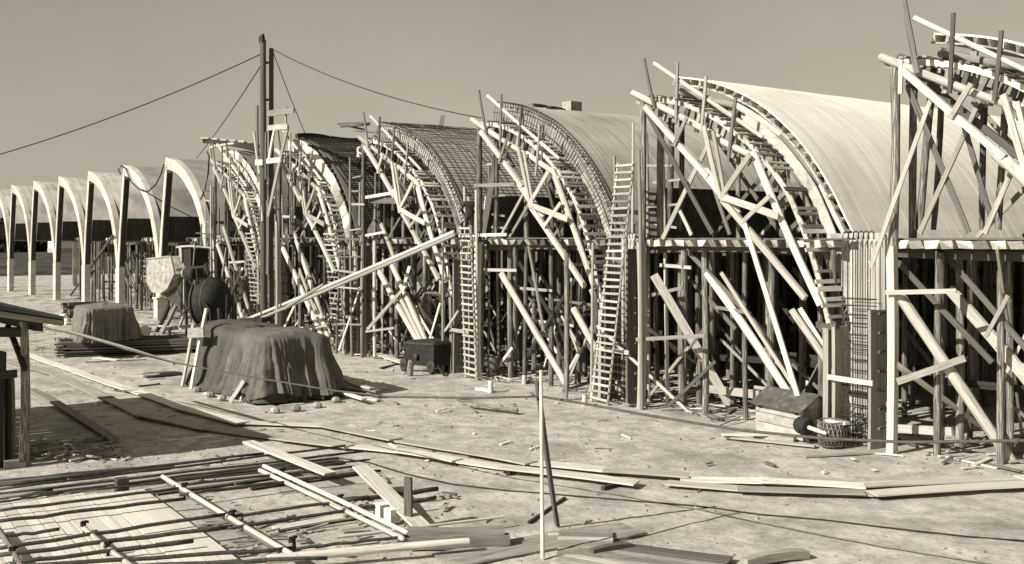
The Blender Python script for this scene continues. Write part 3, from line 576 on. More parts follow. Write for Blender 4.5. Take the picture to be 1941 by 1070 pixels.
def roof_mesh(k, sy, su, r):
    X = colx(k); t = thing('steel_mesh', {3: 'crossing steel bars laid over the whole curved roof behind the dark tank', 4: 'dense dark steel bars on the curved roof right of the mast'}[k], 'reinforcement', (X+4, 25, 5), 'roof steel meshes')
    nn = normals(shN); V = []; F = []; rnd = random.Random(k)
    y = 25.05
    while y < 44:
        yy = y; tube_geo([(X+p[0]+q[0]*.06, yy+.35*math.sin(i*.1+k), p[1]+q[1]*.06) for i, (p, q) in enumerate(zip(shN, nn))], r, 4, V, F); y += sy*rnd.uniform(.7, 1.3)
    o = build('arc_bar', V, F, 'steel', t); tag(o, kind='stuff'); V = []; F = []
    for i in range(int(12/su)):
        s_ = (i+.5)/int(12/su); p = along(shN, s_); q = along(nn, s_)
        pts = [(X+p[0]+q[0]*(.085+rnd.uniform(-.02, .03)), yy, p[1]+q[1]*.085+rnd.uniform(-.03, .04)) for yy in (25, 27, 29, 31, 33, 35, 37, 40, 44)]; tube_geo(pts, r, 4, V, F)
    o = build('long_bar', V, F, 'steel', t); tag(o, kind='stuff')
    return t
roof_mesh(3, .34, .22, .011); rm4 = roof_mesh(4, .3, .2, .022)
for i in range(7):                          # bundles of bars along the crest of the fourth roof
    X = colx(4); T(rm4, 'bar_bundle', (X+.75, 24.8+i*2.0, 10.83+random.uniform(0, .05)), (X+.75+random.uniform(-.1, .1), 26.7+i*2.0, 10.86), .3, .22, 'dark')
def side_forms(k, rows):
    X = colx(k); t = thing('rib_side_form', {4: 'pale short boards nailed along the arch edge right of the mast', 5: 'double row of pale short boards along the arch edge left of the mast'}[k], 'formwork', (X+4, 24.5, 3), 'rib side forms')
    for r_, (o0, o1, y) in enumerate(rows):
        n = 19
        for i in range(n):
            pa, pb = along(sofN, i/n), along(sofN, (i+.96)/n); nn = normals(sofN); qa, qb = along(nn, i/n), along(nn, (i+.96)/n); yj = y+random.uniform(-.03, .03); e = random.uniform(-.04, .05)
            V = []
            for yy in (yj, yj+.04):
                for p, q, o_ in ((pa, qa, o0), (pb, qb, o0), (pb, qb, o1+e), (pa, qa, o1+e)): V.append((X+p[0]+q[0]*o_, yy, p[1]+q[1]*o_))
            build('form_board', V, BOXF, random.choice(('pale', 'pale', 'pale', 'wood')), t)
side_forms(4, [(.02, .72, 24.5)]); side_forms(5, [(.02, .42, 24.45), (.46, .85, 24.55)])
# ------------------------------------------------------------------ column forms with their bars
CF = {0: 'beside the little roofed box, with open steel mesh', 1: 'behind the foot of the long right-hand ladder', 2: 'behind the ladder by the dark tank', 3: 'left of the dark tank', 4: 'just right of the hoist mast', 5: 'right of the concrete mixer'}
def column_form(k):
    X = colx(k); t = thing('column_form', 'board form of a column %s' % CF[k], 'formwork', (X-1.0, 24.4, 0), 'column forms'); rnd = random.Random(30+k)
    top = 3.1 if k == 0 else 4.6
    mt = 'tan' if k == 0 else 'wood' if k in (2, 4) else 'grey'
    T(t, 'side_form', (X-1.62, 24.42, -.05), (X-1.62, 24.42, top), .66, .1, mt, (1, 0, 0)); T(t, 'side_form', (X-.5, 24.42, -.05), (X-.5, 24.42, top+.5), .66, .08, mt, (1, 0, 0))
    for i in range(6): T(t, 'back_board', (X-1.48+i*.18, 24.80, -.05), (X-1.48+i*.18, 24.80, 5.6), .17, .04, 'tan' if k < 2 else 'wood', (0, 1, 0))
    prism('haunch_form', X, [(-2.3, 5.6), (-.35, 5.62), (-.42, 4.6), (-.6, 3.6), (-1.5, 3.1), (-1.75, 3.6)], 24.87, 24.91, 'tan' if k in (0, 2) else 'wood', t)
    for i in range(7): T(t, 'cleat', (X-.44, 24.4, .5+i*.5), (X-.44, 24.78, .5+i*.5), .09, .06, 'grey')
    T(t, 'yoke', (X-1.75, 24.03, 1.75), (X-.35, 24.05, 1.72), .14, .06, 'tan', (0, 1, 0))
    for i in range(6):
        u = -1.42+i*.155; hook = [(X+u, 24.25, 0), (X+u, 24.25, 5.5), (X+u, 24.28, 5.62), (X+u+.04, 24.34, 5.66), (X+u+.06, 24.42, 5.62), (X+u+.06, 24.44, 5.45)]
        tube('bar', hook, .017, 'steel', t, 6)
    for i in range(16):
        z = .3+i*.24+rnd.uniform(-.05, .05); tube('stirrup', [(X-1.46, 24.23, z), (X-.6, 24.22, z+rnd.uniform(-.04, .04)), (X-.6, 24.6, z), (X-1.46, 24.6, z), (X-1.46, 24.23, z)], .012, 'steel', t, 4)
    for i in range(9): T(t, 'tie', (X-.98, 24.765, .8+i*.5), (X-.98, 24.775, .86+i*.5), .07, .03, 'white', (0, 1, 0))
for k in range(6): column_form(k)

# thin scaffold poles and putlogs about the columns, and odd sticks nailed on everywhere
PUT = {1: 'beside the long right-hand ladder', 2: 'by the ladder and the worker', 3: 'left of the dark tank', 4: 'right of the hoist mast', 5: 'right of the concrete mixer'}
def pole_scaffold(k):
    X = colx(k); t = thing('pole_scaffold', 'thin pole scaffold with many short crossbars %s' % PUT[k], 'scaffold', (X-.7, 24, 0), 'thin pole scaffolds'); rd = random.Random(300+k)
    tops = []
    for u in (-2.0, -1.3, -.5, .35):
        for y in (23.85, 25.0):
            if k < 3 and u in (-1.3, -.5) and y < 24: continue
            z1 = rd.uniform(6.5, 9.4) if u > -.6 or y > 24.5 else rd.uniform(4.6, 6.4); le = rd.uniform(-.15, .15)
            P(t, 'standard', (X+u+rd.uniform(-.12, .12), y, -.1), (X+u+le, y+rd.uniform(-.1, .1), z1), rd.uniform(.045, .065), rd.choice(('wood', 'bark', 'tan')))
    z = .7
    while z < 8.8:
        if rd.random() < .85:
            u0 = -2.1 if z < 5.8 else -.6; T(t, 'crossbar', (X+u0+rd.uniform(-.2, .3), 23.8+rd.uniform(-.05, .05), z+rd.uniform(-.1, .1)), (X+rd.uniform(.1, .7), 23.8+rd.uniform(-.05, .05), z+rd.uniform(-.12, .12)), rd.uniform(.06, .11), .045, rd.choice(('wood', 'grey', 'tan')), (0, 1, 0)) if k > 2 else T(t, 'crossbar', (X+rd.uniform(-.5, .0), 24.95, z+5.2), (X+rd.uniform(.5, 1.2), 24.95, z+5.2+rd.uniform(-.1, .1)), .08, .045, 'wood', (0, 1, 0)) if z < 4 else None
        z += rd.uniform(.5, .8)
    return t
for k in range(1, 6): pole_scaffold(k)
for k in range(6):
    X = colx(k); rd = random.Random(400+k); t = SCT[k]
    for i in range(16 if k > 1 else 7):                    # thin sticks in the front rows below the deck
        u0 = rd.uniform(.3, 6.8); dr = rd.choice((-1, 1)); L_ = rd.uniform(1.2, 3.0); z0 = rd.uniform(1.0, 4.8); y = rd.uniform(24.6, 27.2)
        T(t, 'stick', (X+u0, y, z0), (X+u0+dr*L_*rd.uniform(.3, .9), y+rd.uniform(-.3, .3), max(.05, z0-L_*rd.uniform(.5, 1.1))), rd.uniform(.06, .12), .04, rd.choice(('wood', 'tan', 'grey', 'pale')), (0, 1, 0))
    for i in range(5 if k > 1 else 2):                     # slender rails at odd heights
        z = rd.uniform(.9, 4.6); u0 = rd.uniform(.2, 4); T(t, 'rail', (X+u0, 24.75+.4*i, z), (X+u0+rd.uniform(1.4, 3.4), 24.75+.4*i, z+rd.uniform(-.12, .12)), .1, .035, rd.choice(('wood', 'tan', 'grey')), (0, 1, 0))
    if k > 1:
        for i in range(5 if k == 2 else 8):                # short struts in the web of the centring
            s_ = rd.uniform(.12, .85); p = along(sofN, s_); q = along(normals(sofN), s_); L_ = rd.uniform(.6, 1.5); a = rd.uniform(-.6, .6)
            T(t, 'strut', (X+p[0]-q[0]*.1, 24.45, p[1]-q[1]*.1), (X+p[0]-q[0]*L_+a, 24.45+rd.uniform(-.2, .2), p[1]-q[1]*L_), rd.uniform(.07, .12), .04, rd.choice(('tan', 'wood', 'grey')), (0, 1, 0))
# ------------------------------------------------------------------ canvas-covered heaps
def drape(name, label, A, B, D, h, mat, seed, z0=0.0, skirt=1.0, inflate=0.0, fold=.13, flare=.25, group=None, lump=.14, hang=None, tilt=0.0, rnd_round=1.0, freq=1):
    """cloth over a block: A, B, D are three ground corners (A-B and A-D its sides)"""
    A, B, D = Vector(A), Vector(B), Vector(D); ex, ey = (B-A), (D-A); lx, ly = ex.length, ey.length; ex.normalize(); ey.normalize(); c = (B+D)/2
    hx, hy = lx/2+inflate, ly/2+inflate; rnd = random.Random(seed); N = 300; V = []; F = []
    per = []
    rc = min(.35, hx*.4, hy*.4)
    def rr(t):                             # rounded rectangle, by share of its length
        segs = [2*(hy-rc), math.pi/2*rc, 2*(hx-rc), math.pi/2*rc]*2; tot = sum(segs); s_ = t*tot
        cs = [(hx-rc, -(hy-rc)), (hx-rc, hy-rc), (-(hx-rc), hy-rc), (-(hx-rc), -(hy-rc))]; dirs = [(0, 1), (-1, 0), (0, -1), (1, 0)]; nor = [(1, 0), (0, 1), (-1, 0), (0, -1)]
        for i in range(8):
            if s_ <= segs[i] or i == 7:
                q = i//2
                if i % 2 == 0:
                    cx, cy = cs[q]; n_ = nor[q]; return (cx+n_[0]*rc+dirs[q][0]*s_, cy+n_[1]*rc+dirs[q][1]*s_), n_
                a = math.atan2(nor[q][1], nor[q][0])+s_/rc; cx, cy = cs[(q+1) % 4]; return (cx+rc*math.cos(a), cy+rc*math.sin(a)), (math.cos(a), math.sin(a))
            s_ -= segs[i]
    ring = [rr(i/N) for i in range(N)]
    ph = [rnd.uniform(0, 6.28) for _ in range(8)]
    def fs(i):                             # pleats: irregular ridges round the hem
        t = (i % N)/N*2*math.pi; a, b = math.cos(t), math.sin(t); r_ = 1.6*freq
        v = .75*noise.noise(Vector((a*r_*2, b*r_*2, seed)))+.85*(.45-abs(noise.noise(Vector((a*r_*3.2, b*r_*3.2, seed+3)))*1.6))+.45*(.4-abs(noise.noise(Vector((a*r_*7.5, b*r_*7.5, seed+8)))*1.6))
        return max(-1.2, min(1.2, v*1.5))
    def top(x, y):
        return noise.noise(Vector((x*.8+seed, y*.8, 1)))*lump+noise.noise(Vector((x*2.2, y*2.2, seed)))*lump*.35-(x*x/(hx*hx)+y*y/(hy*hy))*lump*.9
    layers = [('t', f) for f in (.02, .15, .3, .45, .58)]+[('s', j/26) for j in range(27)]
    rt = min(.55, hx*.5, hy*.5)*rnd_round
    def fold_at(x, y, i, f):
        m_ = .35+.9*max(0, noise.noise(Vector((x*.45+seed, y*.45, 9)))+.25)
        return fold*m_*fs(i+int(16*f*noise.noise(Vector((x*.5, y*.5, seed+20)))))
    for kind_, f in layers:
        for i, ((x, y), n_) in enumerate(ring):
            if kind_ == 't':
                k_ = f; xx, yy = (x-n_[0]*rt)*k_/.62, (y-n_[1]*rt)*k_/.62
                if k_ > .62: xx, yy = x-n_[0]*rt, y-n_[1]*rt
                z = h+top(xx, yy)+tilt*(xx/hx)*h
            else:
                hh = h+top(x, y)+tilt*(x/hx)*h; bot = (1-skirt)*h
                if hang: bot += hang*max(0, noise.noise(Vector((x*.9, y*.9, seed+5)))+.1)*h
                ra = .26                     # share of the side used by the rounded shoulder
                if f < ra:
                    a = f/ra*math.pi/2; inn = rt*(1-math.sin(a)); z = hh-rt*.8*(1-math.cos(a)); out = -inn+.3*fold_at(x, y, i, f)*f/ra
                else:
                    g = (f-ra)/(1-ra); z = (hh-rt*.8)*(1-g)+bot*g
                    out = flare*g**1.3+fold_at(x, y, i, f)*(.3+.9*g)+.16*noise.noise(Vector((x*.9+seed, y*.9, g*2.2)))*math.sin(math.pi*min(1, g*.9+.1))
                    if g > .9 and skirt >= 1: out += .14*max(0, fs((i+7) % N))
                xx, yy = x+n_[0]*out, y+n_[1]*out
                if f == 1 and skirt >= 1: z = .015+.03*abs(fs(i))
            V.append(c+ex*xx+ey*yy+Vector((0, 0, z0+z)))
    nl = len(layers)
    for j in range(nl-1):
        for i in range(N): F.append((j*N+i, j*N+(i+1) % N, (j+1)*N+(i+1) % N, (j+1)*N+i))
    F.append(tuple(range(N)))
    o = build(name, V, F, mat, None, True); return tag(o, label, 'tarpaulin', group)
A_, B_, D_ = G(505, 764), G(372, 728), G(622, 752)
drape('tarpaulin', 'large dark tarpaulin draped over a big heap, folds down to the ground', A_, B_, D_, 2.3, 'tarp', 3, flare=.34, fold=.25, tilt=.05, rnd_round=.6, lump=.09)
ab = (B_-A_)*.42
drape('tarpaulin', 'smaller lighter tarpaulin thrown over the right end of the large dark one', A_+Vector((0, 0, 0)), A_+ab, D_, 2.33, 'tarp2', 8, skirt=.95, inflate=.10, flare=.40, fold=.32, hang=.3, rnd_round=.6, lump=.10)
S1, S2, S3 = G(166, 652, .72), G(138, 640, .72), G(254, 643, .72); S1.z = S2.z = S3.z = 0
drape('tarpaulin', 'small grey tarpaulin over a box on the plank stack at left', S1, S1+(S2-S1)*1.0, S3, 1.62, 'tarp3', 15, z0=.72, flare=.16, fold=.34, lump=.06, rnd_round=.4, freq=2)
# ------------------------------------------------------------------ stacked and loose timber
def lie(px0, py0, px1, py1, w, t, mat, label, cat='plank', group=None, z0=.0, z1=None, name='plank'):
    z1 = z0 if z1 is None else z1
    a = G(px0, py0, z0); b = G(px1, py1, z1); za, zb = max(gz(a.x, a.y), -.04)-.03, max(gz(b.x, b.y), -.04)-.03
    m_ = (a+b)/2; zm = gz(m_.x, m_.y)-.03-(za+zb)/2; lift = max(0, zm)*.8
    o = T(None, name, a+Vector((0, 0, za+t/2+.012+lift)), b+Vector((0, 0, zb+t/2+.012+lift)), w, t, mat); return tag(o, label, cat, group)
def liep(px0, py0, px1, py1, r, mat, label, cat='pole', group=None, z0=.0, z1=None, name='pole'):
    z1 = z0 if z1 is None else z1
    a = G(px0, py0, z0); b = G(px1, py1, z1)
    o = P(None, name, a+Vector((0, 0, r)), b+Vector((0, 0, r)), r, mat); return tag(o, label, cat, group)
rnd = random.Random(21)
ordn = 'first second third fourth fifth sixth seventh eighth ninth tenth eleventh twelfth thirteenth fourteenth fifteenth sixteenth seventeenth eighteenth nineteenth twentieth twenty-first twenty-second twenty-third twenty-fourth twenty-fifth'.split()
q0, q1 = G(122, 676), G(372, 668); dv = (q1-q0).normalized(); nv_ = Vector((-dv.y, dv.x, 0)); nv_ = nv_ if nv_.y > 0 else -nv_
for lay in range(8):
    for i in range(8):
        o0 = rnd.uniform(-.5, .5); a = q0+dv*o0+nv_*(i*.3+rnd.uniform(-.06, .06))+Vector((0, 0, .03+lay*.085)); b = a+dv*((q1-q0).length+rnd.uniform(-.6, .6))
        tag(T(None, 'stacked_plank', a, b, .27, .06, rnd.choice(('grey', 'dark', 'grey', 'dark'))), 'dark plank in the low stack at left, %s layer up, %s plank from the front' % (ordn[lay], ordn[i]), 'plank', 'planks in the low dark stack')
# higher stack of beams behind, by the leaning stick
q0, q1 = G(118, 604), G(182, 600)
for lay in range(5):
    for i in range(3):
        a = q0+Vector((rnd.uniform(-.2, .2), i*.34, .1+lay*.21)); b = q1+Vector((rnd.uniform(-.2, .2), i*.34, .1+lay*.21))
        tag(T(None, 'stacked_beam', a, b, .3, .19, rnd.choice(('grey', 'wood', 'grey'))), 'beam of the tall timber stack at left, %s layer up, %s from the front' % (ordn[lay], ordn[i]), 'beam', 'beams in the tall stack')
tag(T(None, 'leaning_pole', G(133, 560), PY(214, 447, 24.1), .16, .12, 'grey'), 'dark pole leaning against the third stripped column', 'pole')
# sacks and rubble by the stack
def heap(name, label, cat, px, py, r, h, mat, seed, n=70, size=.16):
    c = G(px, py); rd = random.Random(seed); V = []; F = []
    for i in range(n):
        t = rd.random()*6.28; q = r*math.sqrt(rd.random()); p = c+Vector((q*math.cos(t), q*math.sin(t)*.7, h*(1-q/r)*rd.uniform(.3, 1))); s_ = size*rd.uniform(.4, 1.2); b = len(V)
        for dz in (-.5, .5):
            for k in range(5):
                a = k*1.2566+rd.uniform(-.3, .3); V.append(p+Vector((s_*math.cos(a)*rd.uniform(.7, 1.2), s_*math.sin(a)*rd.uniform(.7, 1.2), dz*s_*rd.uniform(.7, 1.2))))
        for k in range(5): F.append((b+k, b+(k+1) % 5, b+5+(k+1) % 5, b+5+k))
        F.append((b+4, b+3, b+2, b+1, b)); F.append((b+5, b+6, b+7, b+8, b+9))
    return tag(build(name, V, F, mat), label, cat, kind='stuff')
heap('rubble', 'pale lime and rubble spilled by the tall timber stack', 'rubble', 118, 614, .9, .8, 'white', 1, 90, .2)
heap('rubble', 'pale rubble beside the low dark plank stack', 'rubble', 128, 655, .7, .5, 'stone', 2, 60)
# the plank walk across the site: two strings of boards
far_row = [(46, 671), (150, 706), (243, 738), (345, 773), (452, 801), (620, 808), (742, 833), (892, 860), (1000, 880), (1150, 893), (1297, 900)]
near_row = [(14, 684), (105, 710), (196, 752), (268, 787), (385, 812), (540, 832), (655, 846), (760, 857), (860, 874), (962, 890), (1192, 914)]
right_far = [(1297, 907), (1450, 911), (1628, 920), (1941, 907), (2080, 900)]
right_near = [(1270, 915), (1408, 926), (1625, 933), (1665, 936), (1941, 918), (2080, 908)]
for rowname, row in (('far row of the long plank walk', far_row), ('near row of the long plank walk', near_row), ('far row of the walk at lower right', right_far), ('near row of the walk at lower right', right_near)):
    for i, (a, b) in enumerate(zip(row, row[1:])):
        a2, b2 = (a[0]+(a[0]-b[0])*.05, a[1]+(a[1]-b[1])*.05), (b[0]+(b[0]-a[0])*.06, b[1]+(b[1]-a[1])*.06)
        lie(*a2, *b2, rnd.uniform(.4, .5), .035, rnd.choice(('pale', 'floor', 'tan')), '%s board from the left in the %s' % (ordn[i], rowname), group='plank walk boards', z0=.05+(i % 2)*.035)
# single boards on the ground
lie(1368, 826, 1530, 826, .22, .04, 'pale', 'topmost pale board lying in front of the little roofed box', z0=.12)
lie(1372, 830, 1545, 846, .2, .04, 'pale', 'long pale board lying slantwise below the little roofed box', z0=.04)
lie(1430, 832, 1505, 838, .24, .12, 'pale', 'short thick pale board under the corner of the little roofed box')
lie(1470, 838, 1570, 848, .1, .05, 'wood', 'thin dull batten ending at the wire basket')
lie(1525, 866, 1650, 859, .16, .04, 'wood', 'dull board on the sand below the wire basket')
lie(1660, 860, 1712, 864, .1, .03, 'pale', 'thin pale lath at the foot of the squared post')
lie(1790, 866, 1890, 889, .07, .04, 'pale', 'thin crooked pale stick at lower right below the scaffold')
lie(470, 838, 626, 899, .3, .05, 'pale', 'wide pale plank crossing above the steel bars', z0=.35, z1=.25)
lie(62, 738, 216, 836, .28, .06, 'wood', 'long plank lying in the deep shadow of the hut', z0=.05)
lie(180, 680, 225, 684, .28, .05, 'pale', 'short pale board before the low plank stack')
lie(162, 688, 278, 682, .1, .04, 'wood', 'thin lath before the low plank stack')
lie(272, 716, 340, 710, .5, .12, 'grey', 'dark broad board left of the large tarpaulin')
lie(268, 714, 300, 710, .2, .05, 'pale', 'pale board end left of the large tarpaulin', z0=.14)
lie(262, 733, 302, 729, .14, .05, 'grey', 'short dark stick left of the large tarpaulin')
liep(892, 773, 980, 784, .085, 'bark', 'short dark log lying alone on open sand', 'log', name='log')
lie(1142, 928, 1192, 913, .1, .07, 'dark', 'short dark batten by the end of the long plank walk')
lie(962, 902, 976, 893, .1, .1, 'dark', 'dark wedge under the near row of the plank walk')
lie(1410, 1075, 1527, 1056, .2, .14, 'wood', 'thick beam end at the bottom edge right of the panels')
lie(530, 768, 575, 765, .07, .03, 'pale', 'thin white lath before the large tarpaulin')
for i, (a, b, c, d_, z, m_) in enumerate([(655, 735, 720, 752, .05, 'wood'), (650, 745, 690, 757, .16, 'pale'), (660, 726, 705, 738, .3, 'pale'), (672, 733, 716, 744, .22, 'wood'), (648, 722, 700, 742, .1, 'grey'), (690, 755, 718, 760, .02, 'pale')]):
    lie(a, b, c, d_, .2, .06, m_, '%s board of the jumbled boards right of the large tarpaulin, counted from the ground' % ordn[i], group='jumbled boards', z0=z)
lie(715, 672, 768, 690, .35, .06, 'pale', 'pale board lying left of the dark wheeled tank', z0=.1); lie(720, 700, 762, 688, .12, .06, 'grey', 'dark stick propped left of the dark wheeled tank')
lie(730, 683, 765, 676, .2, .05, 'pale', 'pale offcut behind the sand left of the dark tank')
lie(905, 738, 930, 742, .25, .1, 'pale', 'pale block lying on sand below the ladder', 'block', name='timber_block')
for i, (x, y, h) in enumerate([(929, 743, .38), (993, 727, .3), (1107, 767, .3), (1213, 768, .2), (776, 713, .62)]):
    g = G(x, y); lab = ['upright pale stub on sand right of the ladder foot', 'upright pale stub before the middle props', 'upright pale stub near the foot of the long ladder', 'short stub at the squared front post', 'dark stub post standing before the wheeled tank'][i]
    tag(P(None, 'stub_post', g+Vector((0, 0, -.05)), g+Vector((.1 if i == 4 else .02, 0, h)), .09 if i < 4 else .13, 'peeled' if i < 4 else 'bark'), lab, 'post', 'stub posts')
# litter under the scaffolds
def litter(name, label, n, region, seed, lmin=.25, lmax=1.3, mats=('pale', 'wood', 'grey')):
    rd = random.Random(seed); V = []; F = []; mi = []
    for i in range(n):
        p = region(rd); L_ = rd.uniform(lmin, lmax); a = rd.random()*3.14; w = rd.uniform(.03, .11); h = rd.uniform(.015, .04); dx = Vector((math.cos(a), math.sin(a), rd.uniform(-.03, .12))).normalized()*L_/2; dy = Vector((-math.sin(a), math.cos(a), 0))*w/2; z = Vector((0, 0, h)); b = len(V); p = p+Vector((0, 0, abs(dx.z)+.01+max(0, gz(p.x, p.y)-.03)))
        V += [p-dx-dy, p+dx-dy, p+dx+dy, p-dx+dy, p-dx-dy+z, p+dx-dy+z, p+dx+dy+z, p-dx+dy+z]; F += [tuple(b+q for q in f) for f in BOXF]; mi += [rd.randrange(len(mats))]*6
    o = build(name, V, F, list(mats)); o.data.polygons.foreach_set('material_index', mi); return tag(o, label, 'scrap wood', kind='stuff')
litter('scrap_wood', 'scraps of wood lying between the props', 330, lambda r: Vector((r.uniform(-62, -8), 24+abs(r.gauss(0, 2.2)), 0)), 4)
litter('scrap_wood', 'scraps and sticks strewn over the open ground', 150, lambda r: G(r.uniform(0, 1941), r.choice((r.uniform(690, 790), r.uniform(640, 720), r.uniform(760, 900)))), 6, .1, .5)
litter('brushwood', 'pale twigs and laths piled at the edge of the hut shadow', 70, lambda r: G(r.uniform(55, 240), r.uniform(835, 872)), 9, .2, .9, ('pale', 'wood', 'pale'))
litter('scrap_wood', 'offcuts among the steel bars in the foreground', 80, lambda r: G(r.uniform(380, 860), r.uniform(890, 1060)), 10, .08, .5, ('wood', 'grey', 'stone'))
litter('scrap_wood', 'wood scraps before the finished frames', 160, lambda r: Vector((r.uniform(-120, -62), r.uniform(20, 30), 0)), 13, .3, 1.6)
litter('scrap_wood', 'scraps around the mixer and the dark stacks', 140, lambda r: G(r.uniform(60, 480), r.uniform(600, 668)), 14, .3, 1.4)
# ------------------------------------------------------------------ the open hut at left
hut = thing('open_hut', 'dark open-sided hut with lean-to roof at the left edge', 'hut', (-32, 5, 0))
HX0, HX1, HY, HZ = -27.4, -37.6, 6.8, 3.5
for i in range(24):                        # roof boards from eave to ridge
    x = HX0-i*(HX0-HX1)/24; T(hut, 'roof_board', (x-.2, HY+rnd.uniform(-.05, .05), HZ), (x-.2, HY-6.5, HZ+1.35), .425, .05, 'tar')
T(hut, 'rake_board', (HX0+.02, HY, HZ-.09), (HX0+.02, HY-6.5, HZ+1.26), .13, .04, 'wood', (1, 0, 0))
T(hut, 'fascia', (HX0, HY+.03, HZ-.02), (HX1, HY+.03, HZ-.02), .2, .04, 'tar', (0, 1, 0)); T(hut, 'eave_beam', (HX0, HY-.5, HZ-.16), (HX1, HY-.5, HZ-.16), .16, .2, 'dark')
for x in (-27.9, -32.5, -37.2):
    for y in (6.05, 1.0): P(hut, 'post', (x, y, -.1), (x, y, HZ-.2+(6.8-y)*.207), .11, 'dark' if x < -28 else 'bark')
T(hut, 'brace', PY(14, 618, 5.9), PY(47, 702, 6.0), .12, .09, 'dark'); T(hut, 'cross_beam', (-27.9, 6.1, 3.2), (-27.9, 0.8, 3.25), .12, .22, 'dark')
T(hut, 'board', G(18, 876), G(18, 876)+Vector((0, 0, 2.05)), .26, .09, 'grey', (.4, -1, 0)); T(hut, 'board', G(8, 872)+Vector((-.4, 0, 0)), G(8, 872)+Vector((-.4, 0, 2.6)), .2, .07, 'dark', (.4, -1, 0)); T(hut, 'board', G(-6, 872), G(-6, 872)+Vector((0, 0, 2.6)), .2, .07, 'dark', (.4, -1, 0))
T(hut, 'wall_rail', (-27.95, 5.9, 2.2), (-27.95, 1, 2.2), .2, .07, 'dark', (1, 0, 0))
for i in range(18): T(hut, 'shade_board', (-28.4-i*.5, 5.7, -.05), (-28.4-i*.5, 5.7, 2.5+rnd.uniform(-.1, .4)), .48, .04, 'tar', (0, 1, 0))  # added boards, a dark fill for the shade under the roof
for i in range(9): T(hut, 'shade_board', (-28.05, 5.4-i*.5, -.05), (-28.05, 5.4-i*.5, 2.3+rnd.uniform(-.1, .3)), .45, .04, 'dark', (1, 0, 0))  # more added boards, keep light out of the hut
tag(box('sill_stone', G(26, 880).x-.35, G(26, 880).x+.35, G(26, 880).y-.25, G(26, 880).y+.2, -.05, .09, 'stone'), 'pale stone under the hut post', 'stone')
# ------------------------------------------------------------------ ladders
def ladder(label, base, top, wdir, w, n, mat='pale', rr=.03, sr=.045):
    base, top, wdir = Vector(base), Vector(top), Vector(wdir).normalized()*w/2; t = thing('ladder', label, 'ladder', base, 'ladders')
    for s_ in (-1, 1): P(t, 'stringer', base+wdir*s_, top+wdir*s_*.93, sr, mat)
    for i in range(n):
        f = (i+.6)/n; c = base.lerp(top, f); ww = wdir*(1.06-.07*f); T(t, 'rung', c-ww+Vector((0, -.05, 0)), c+ww+Vector((0, -.05, random.uniform(-.02, .02))), .075, .045, random.choice((mat, 'wood', mat)), (0, -1, .2))
    return t
b_ = G(893, 718); ladder('pale ladder leaning on the deck right of the dark wheeled tank', b_, PY(882, 428, 23.75), (1, -.15, 0), 1.0, 24, 'tan')
b_ = G(1136, 764); ladder('tallest ladder leaning against the weathered boarded roof', b_, PY(1186, 308, 23.75), (1, -.1, 0), .92, 34, 'tan', .03, .038)
ladder('small ladder standing inside the second stripped arch', PY(281, 590, 27.0), PY(258, 376, 27.2), (1, 0, 0), 1.3, 22, 'grey')
ladder('ladder below the arch centring just right of the mast', G(646, 662), PY(625, 440, 23.8), (1, 0, 0), 1.2, 22, 'wood')
ladder('ladder below the arch centring left of the mast', PY(487, 600, 24.0), PY(474, 440, 23.9), (1, 0, 0), 1.2, 19, 'wood')
# ------------------------------------------------------------------ hoist mast
MY = 22.6
mb = PY(500, 640, MY); mb.z = 0
mast = thing('hoist_mast', 'tall twin-pole hoist mast with pulley at its head', 'hoist', mb)
m1a, m1b = Vector((mb.x, MY, -.2)), PY(498, 76, MY); m2a = PY(514, 630, MY+.5); m2a.z = -.2; m2b = PY(514, 92, MY+.5)
P(mast, 'mast_pole', m1a, m1b, .17, 'grey'); P(mast, 'mast_pole', m2a, m2b, .14, 'grey')
lathe('pulley', m1b+Vector((-.06, -.12, .02)), (0, 1, 0), [(0, .22), (.03, .25), (.08, .17), (.13, .25), (.16, .22)], 'iron', mast, 16)
T(mast, 'pulley_block', m1b+Vector((0, 0, -.35)), m1b+Vector((0, 0, .3)), .22, .08, 'iron', (0, 1, 0))
for y in (120, 190, 300, 420, 520): T(mast, 'spacer', PY(497, y, MY), PY(516, y-1, MY+.5), .1, .08, 'grey', (0, 1, 0))
for i, (x0, y0, x1, y1, w, m_) in enumerate([(487, 200, 489, 345, .22, 'grey'), (481, 250, 492, 330, .2, 'wood'), (506, 216, 557, 209, .3, 'wood'), (541, 202, 541, 270, .1, 'wood'), (508, 243, 545, 240, .25, 'pale'), (520, 246, 509, 306, .2, 'pale'), (545, 240, 508, 410, .26, 'wood'), (505, 306, 532, 303, .25, 'pale'), (484, 308, 498, 308, .3, 'pale'), (488, 312, 497, 420, .14, 'pale'), (504, 250, 504, 340, .2, 'grey'), (524, 420, 524, 620, .2, 'wood'), (507, 380, 507, 520, .3, 'grey')]):
    T(mast, 'board', PY(x0, y0, MY-.15-.05*(i % 3)), PY(x1, y1, MY-.15-.05*(i % 3)), w, .07, m_, (0, 1, 0))
def wire(label, a, b, r=.022, sag=.3, name='guy_wire', cat='wire', mat='iron', n=14):
    a, b = Vector(a), Vector(b); pts = []
    for i in range(n+1):
        f = i/n; p = a.lerp(b, f); p.z -= sag*4*f*(1-f); pts.append(p)
    return tag(tube(name, pts, r, mat, None, 5), label, cat)
wire('guy wire from the mast head to the left edge', PY(494, 103, MY), PD(-160, 336, 52), .028, .5)
wire('guy wire from the mast head to the spiked post right of the mesh roof', PY(520, 96, MY+.5), PY(912, 224, 24.2), .022, .4)
wire('guy wire from the mast down behind the stripped bays', PY(497, 120, MY), PD(372, 300, 96), .03, .2)
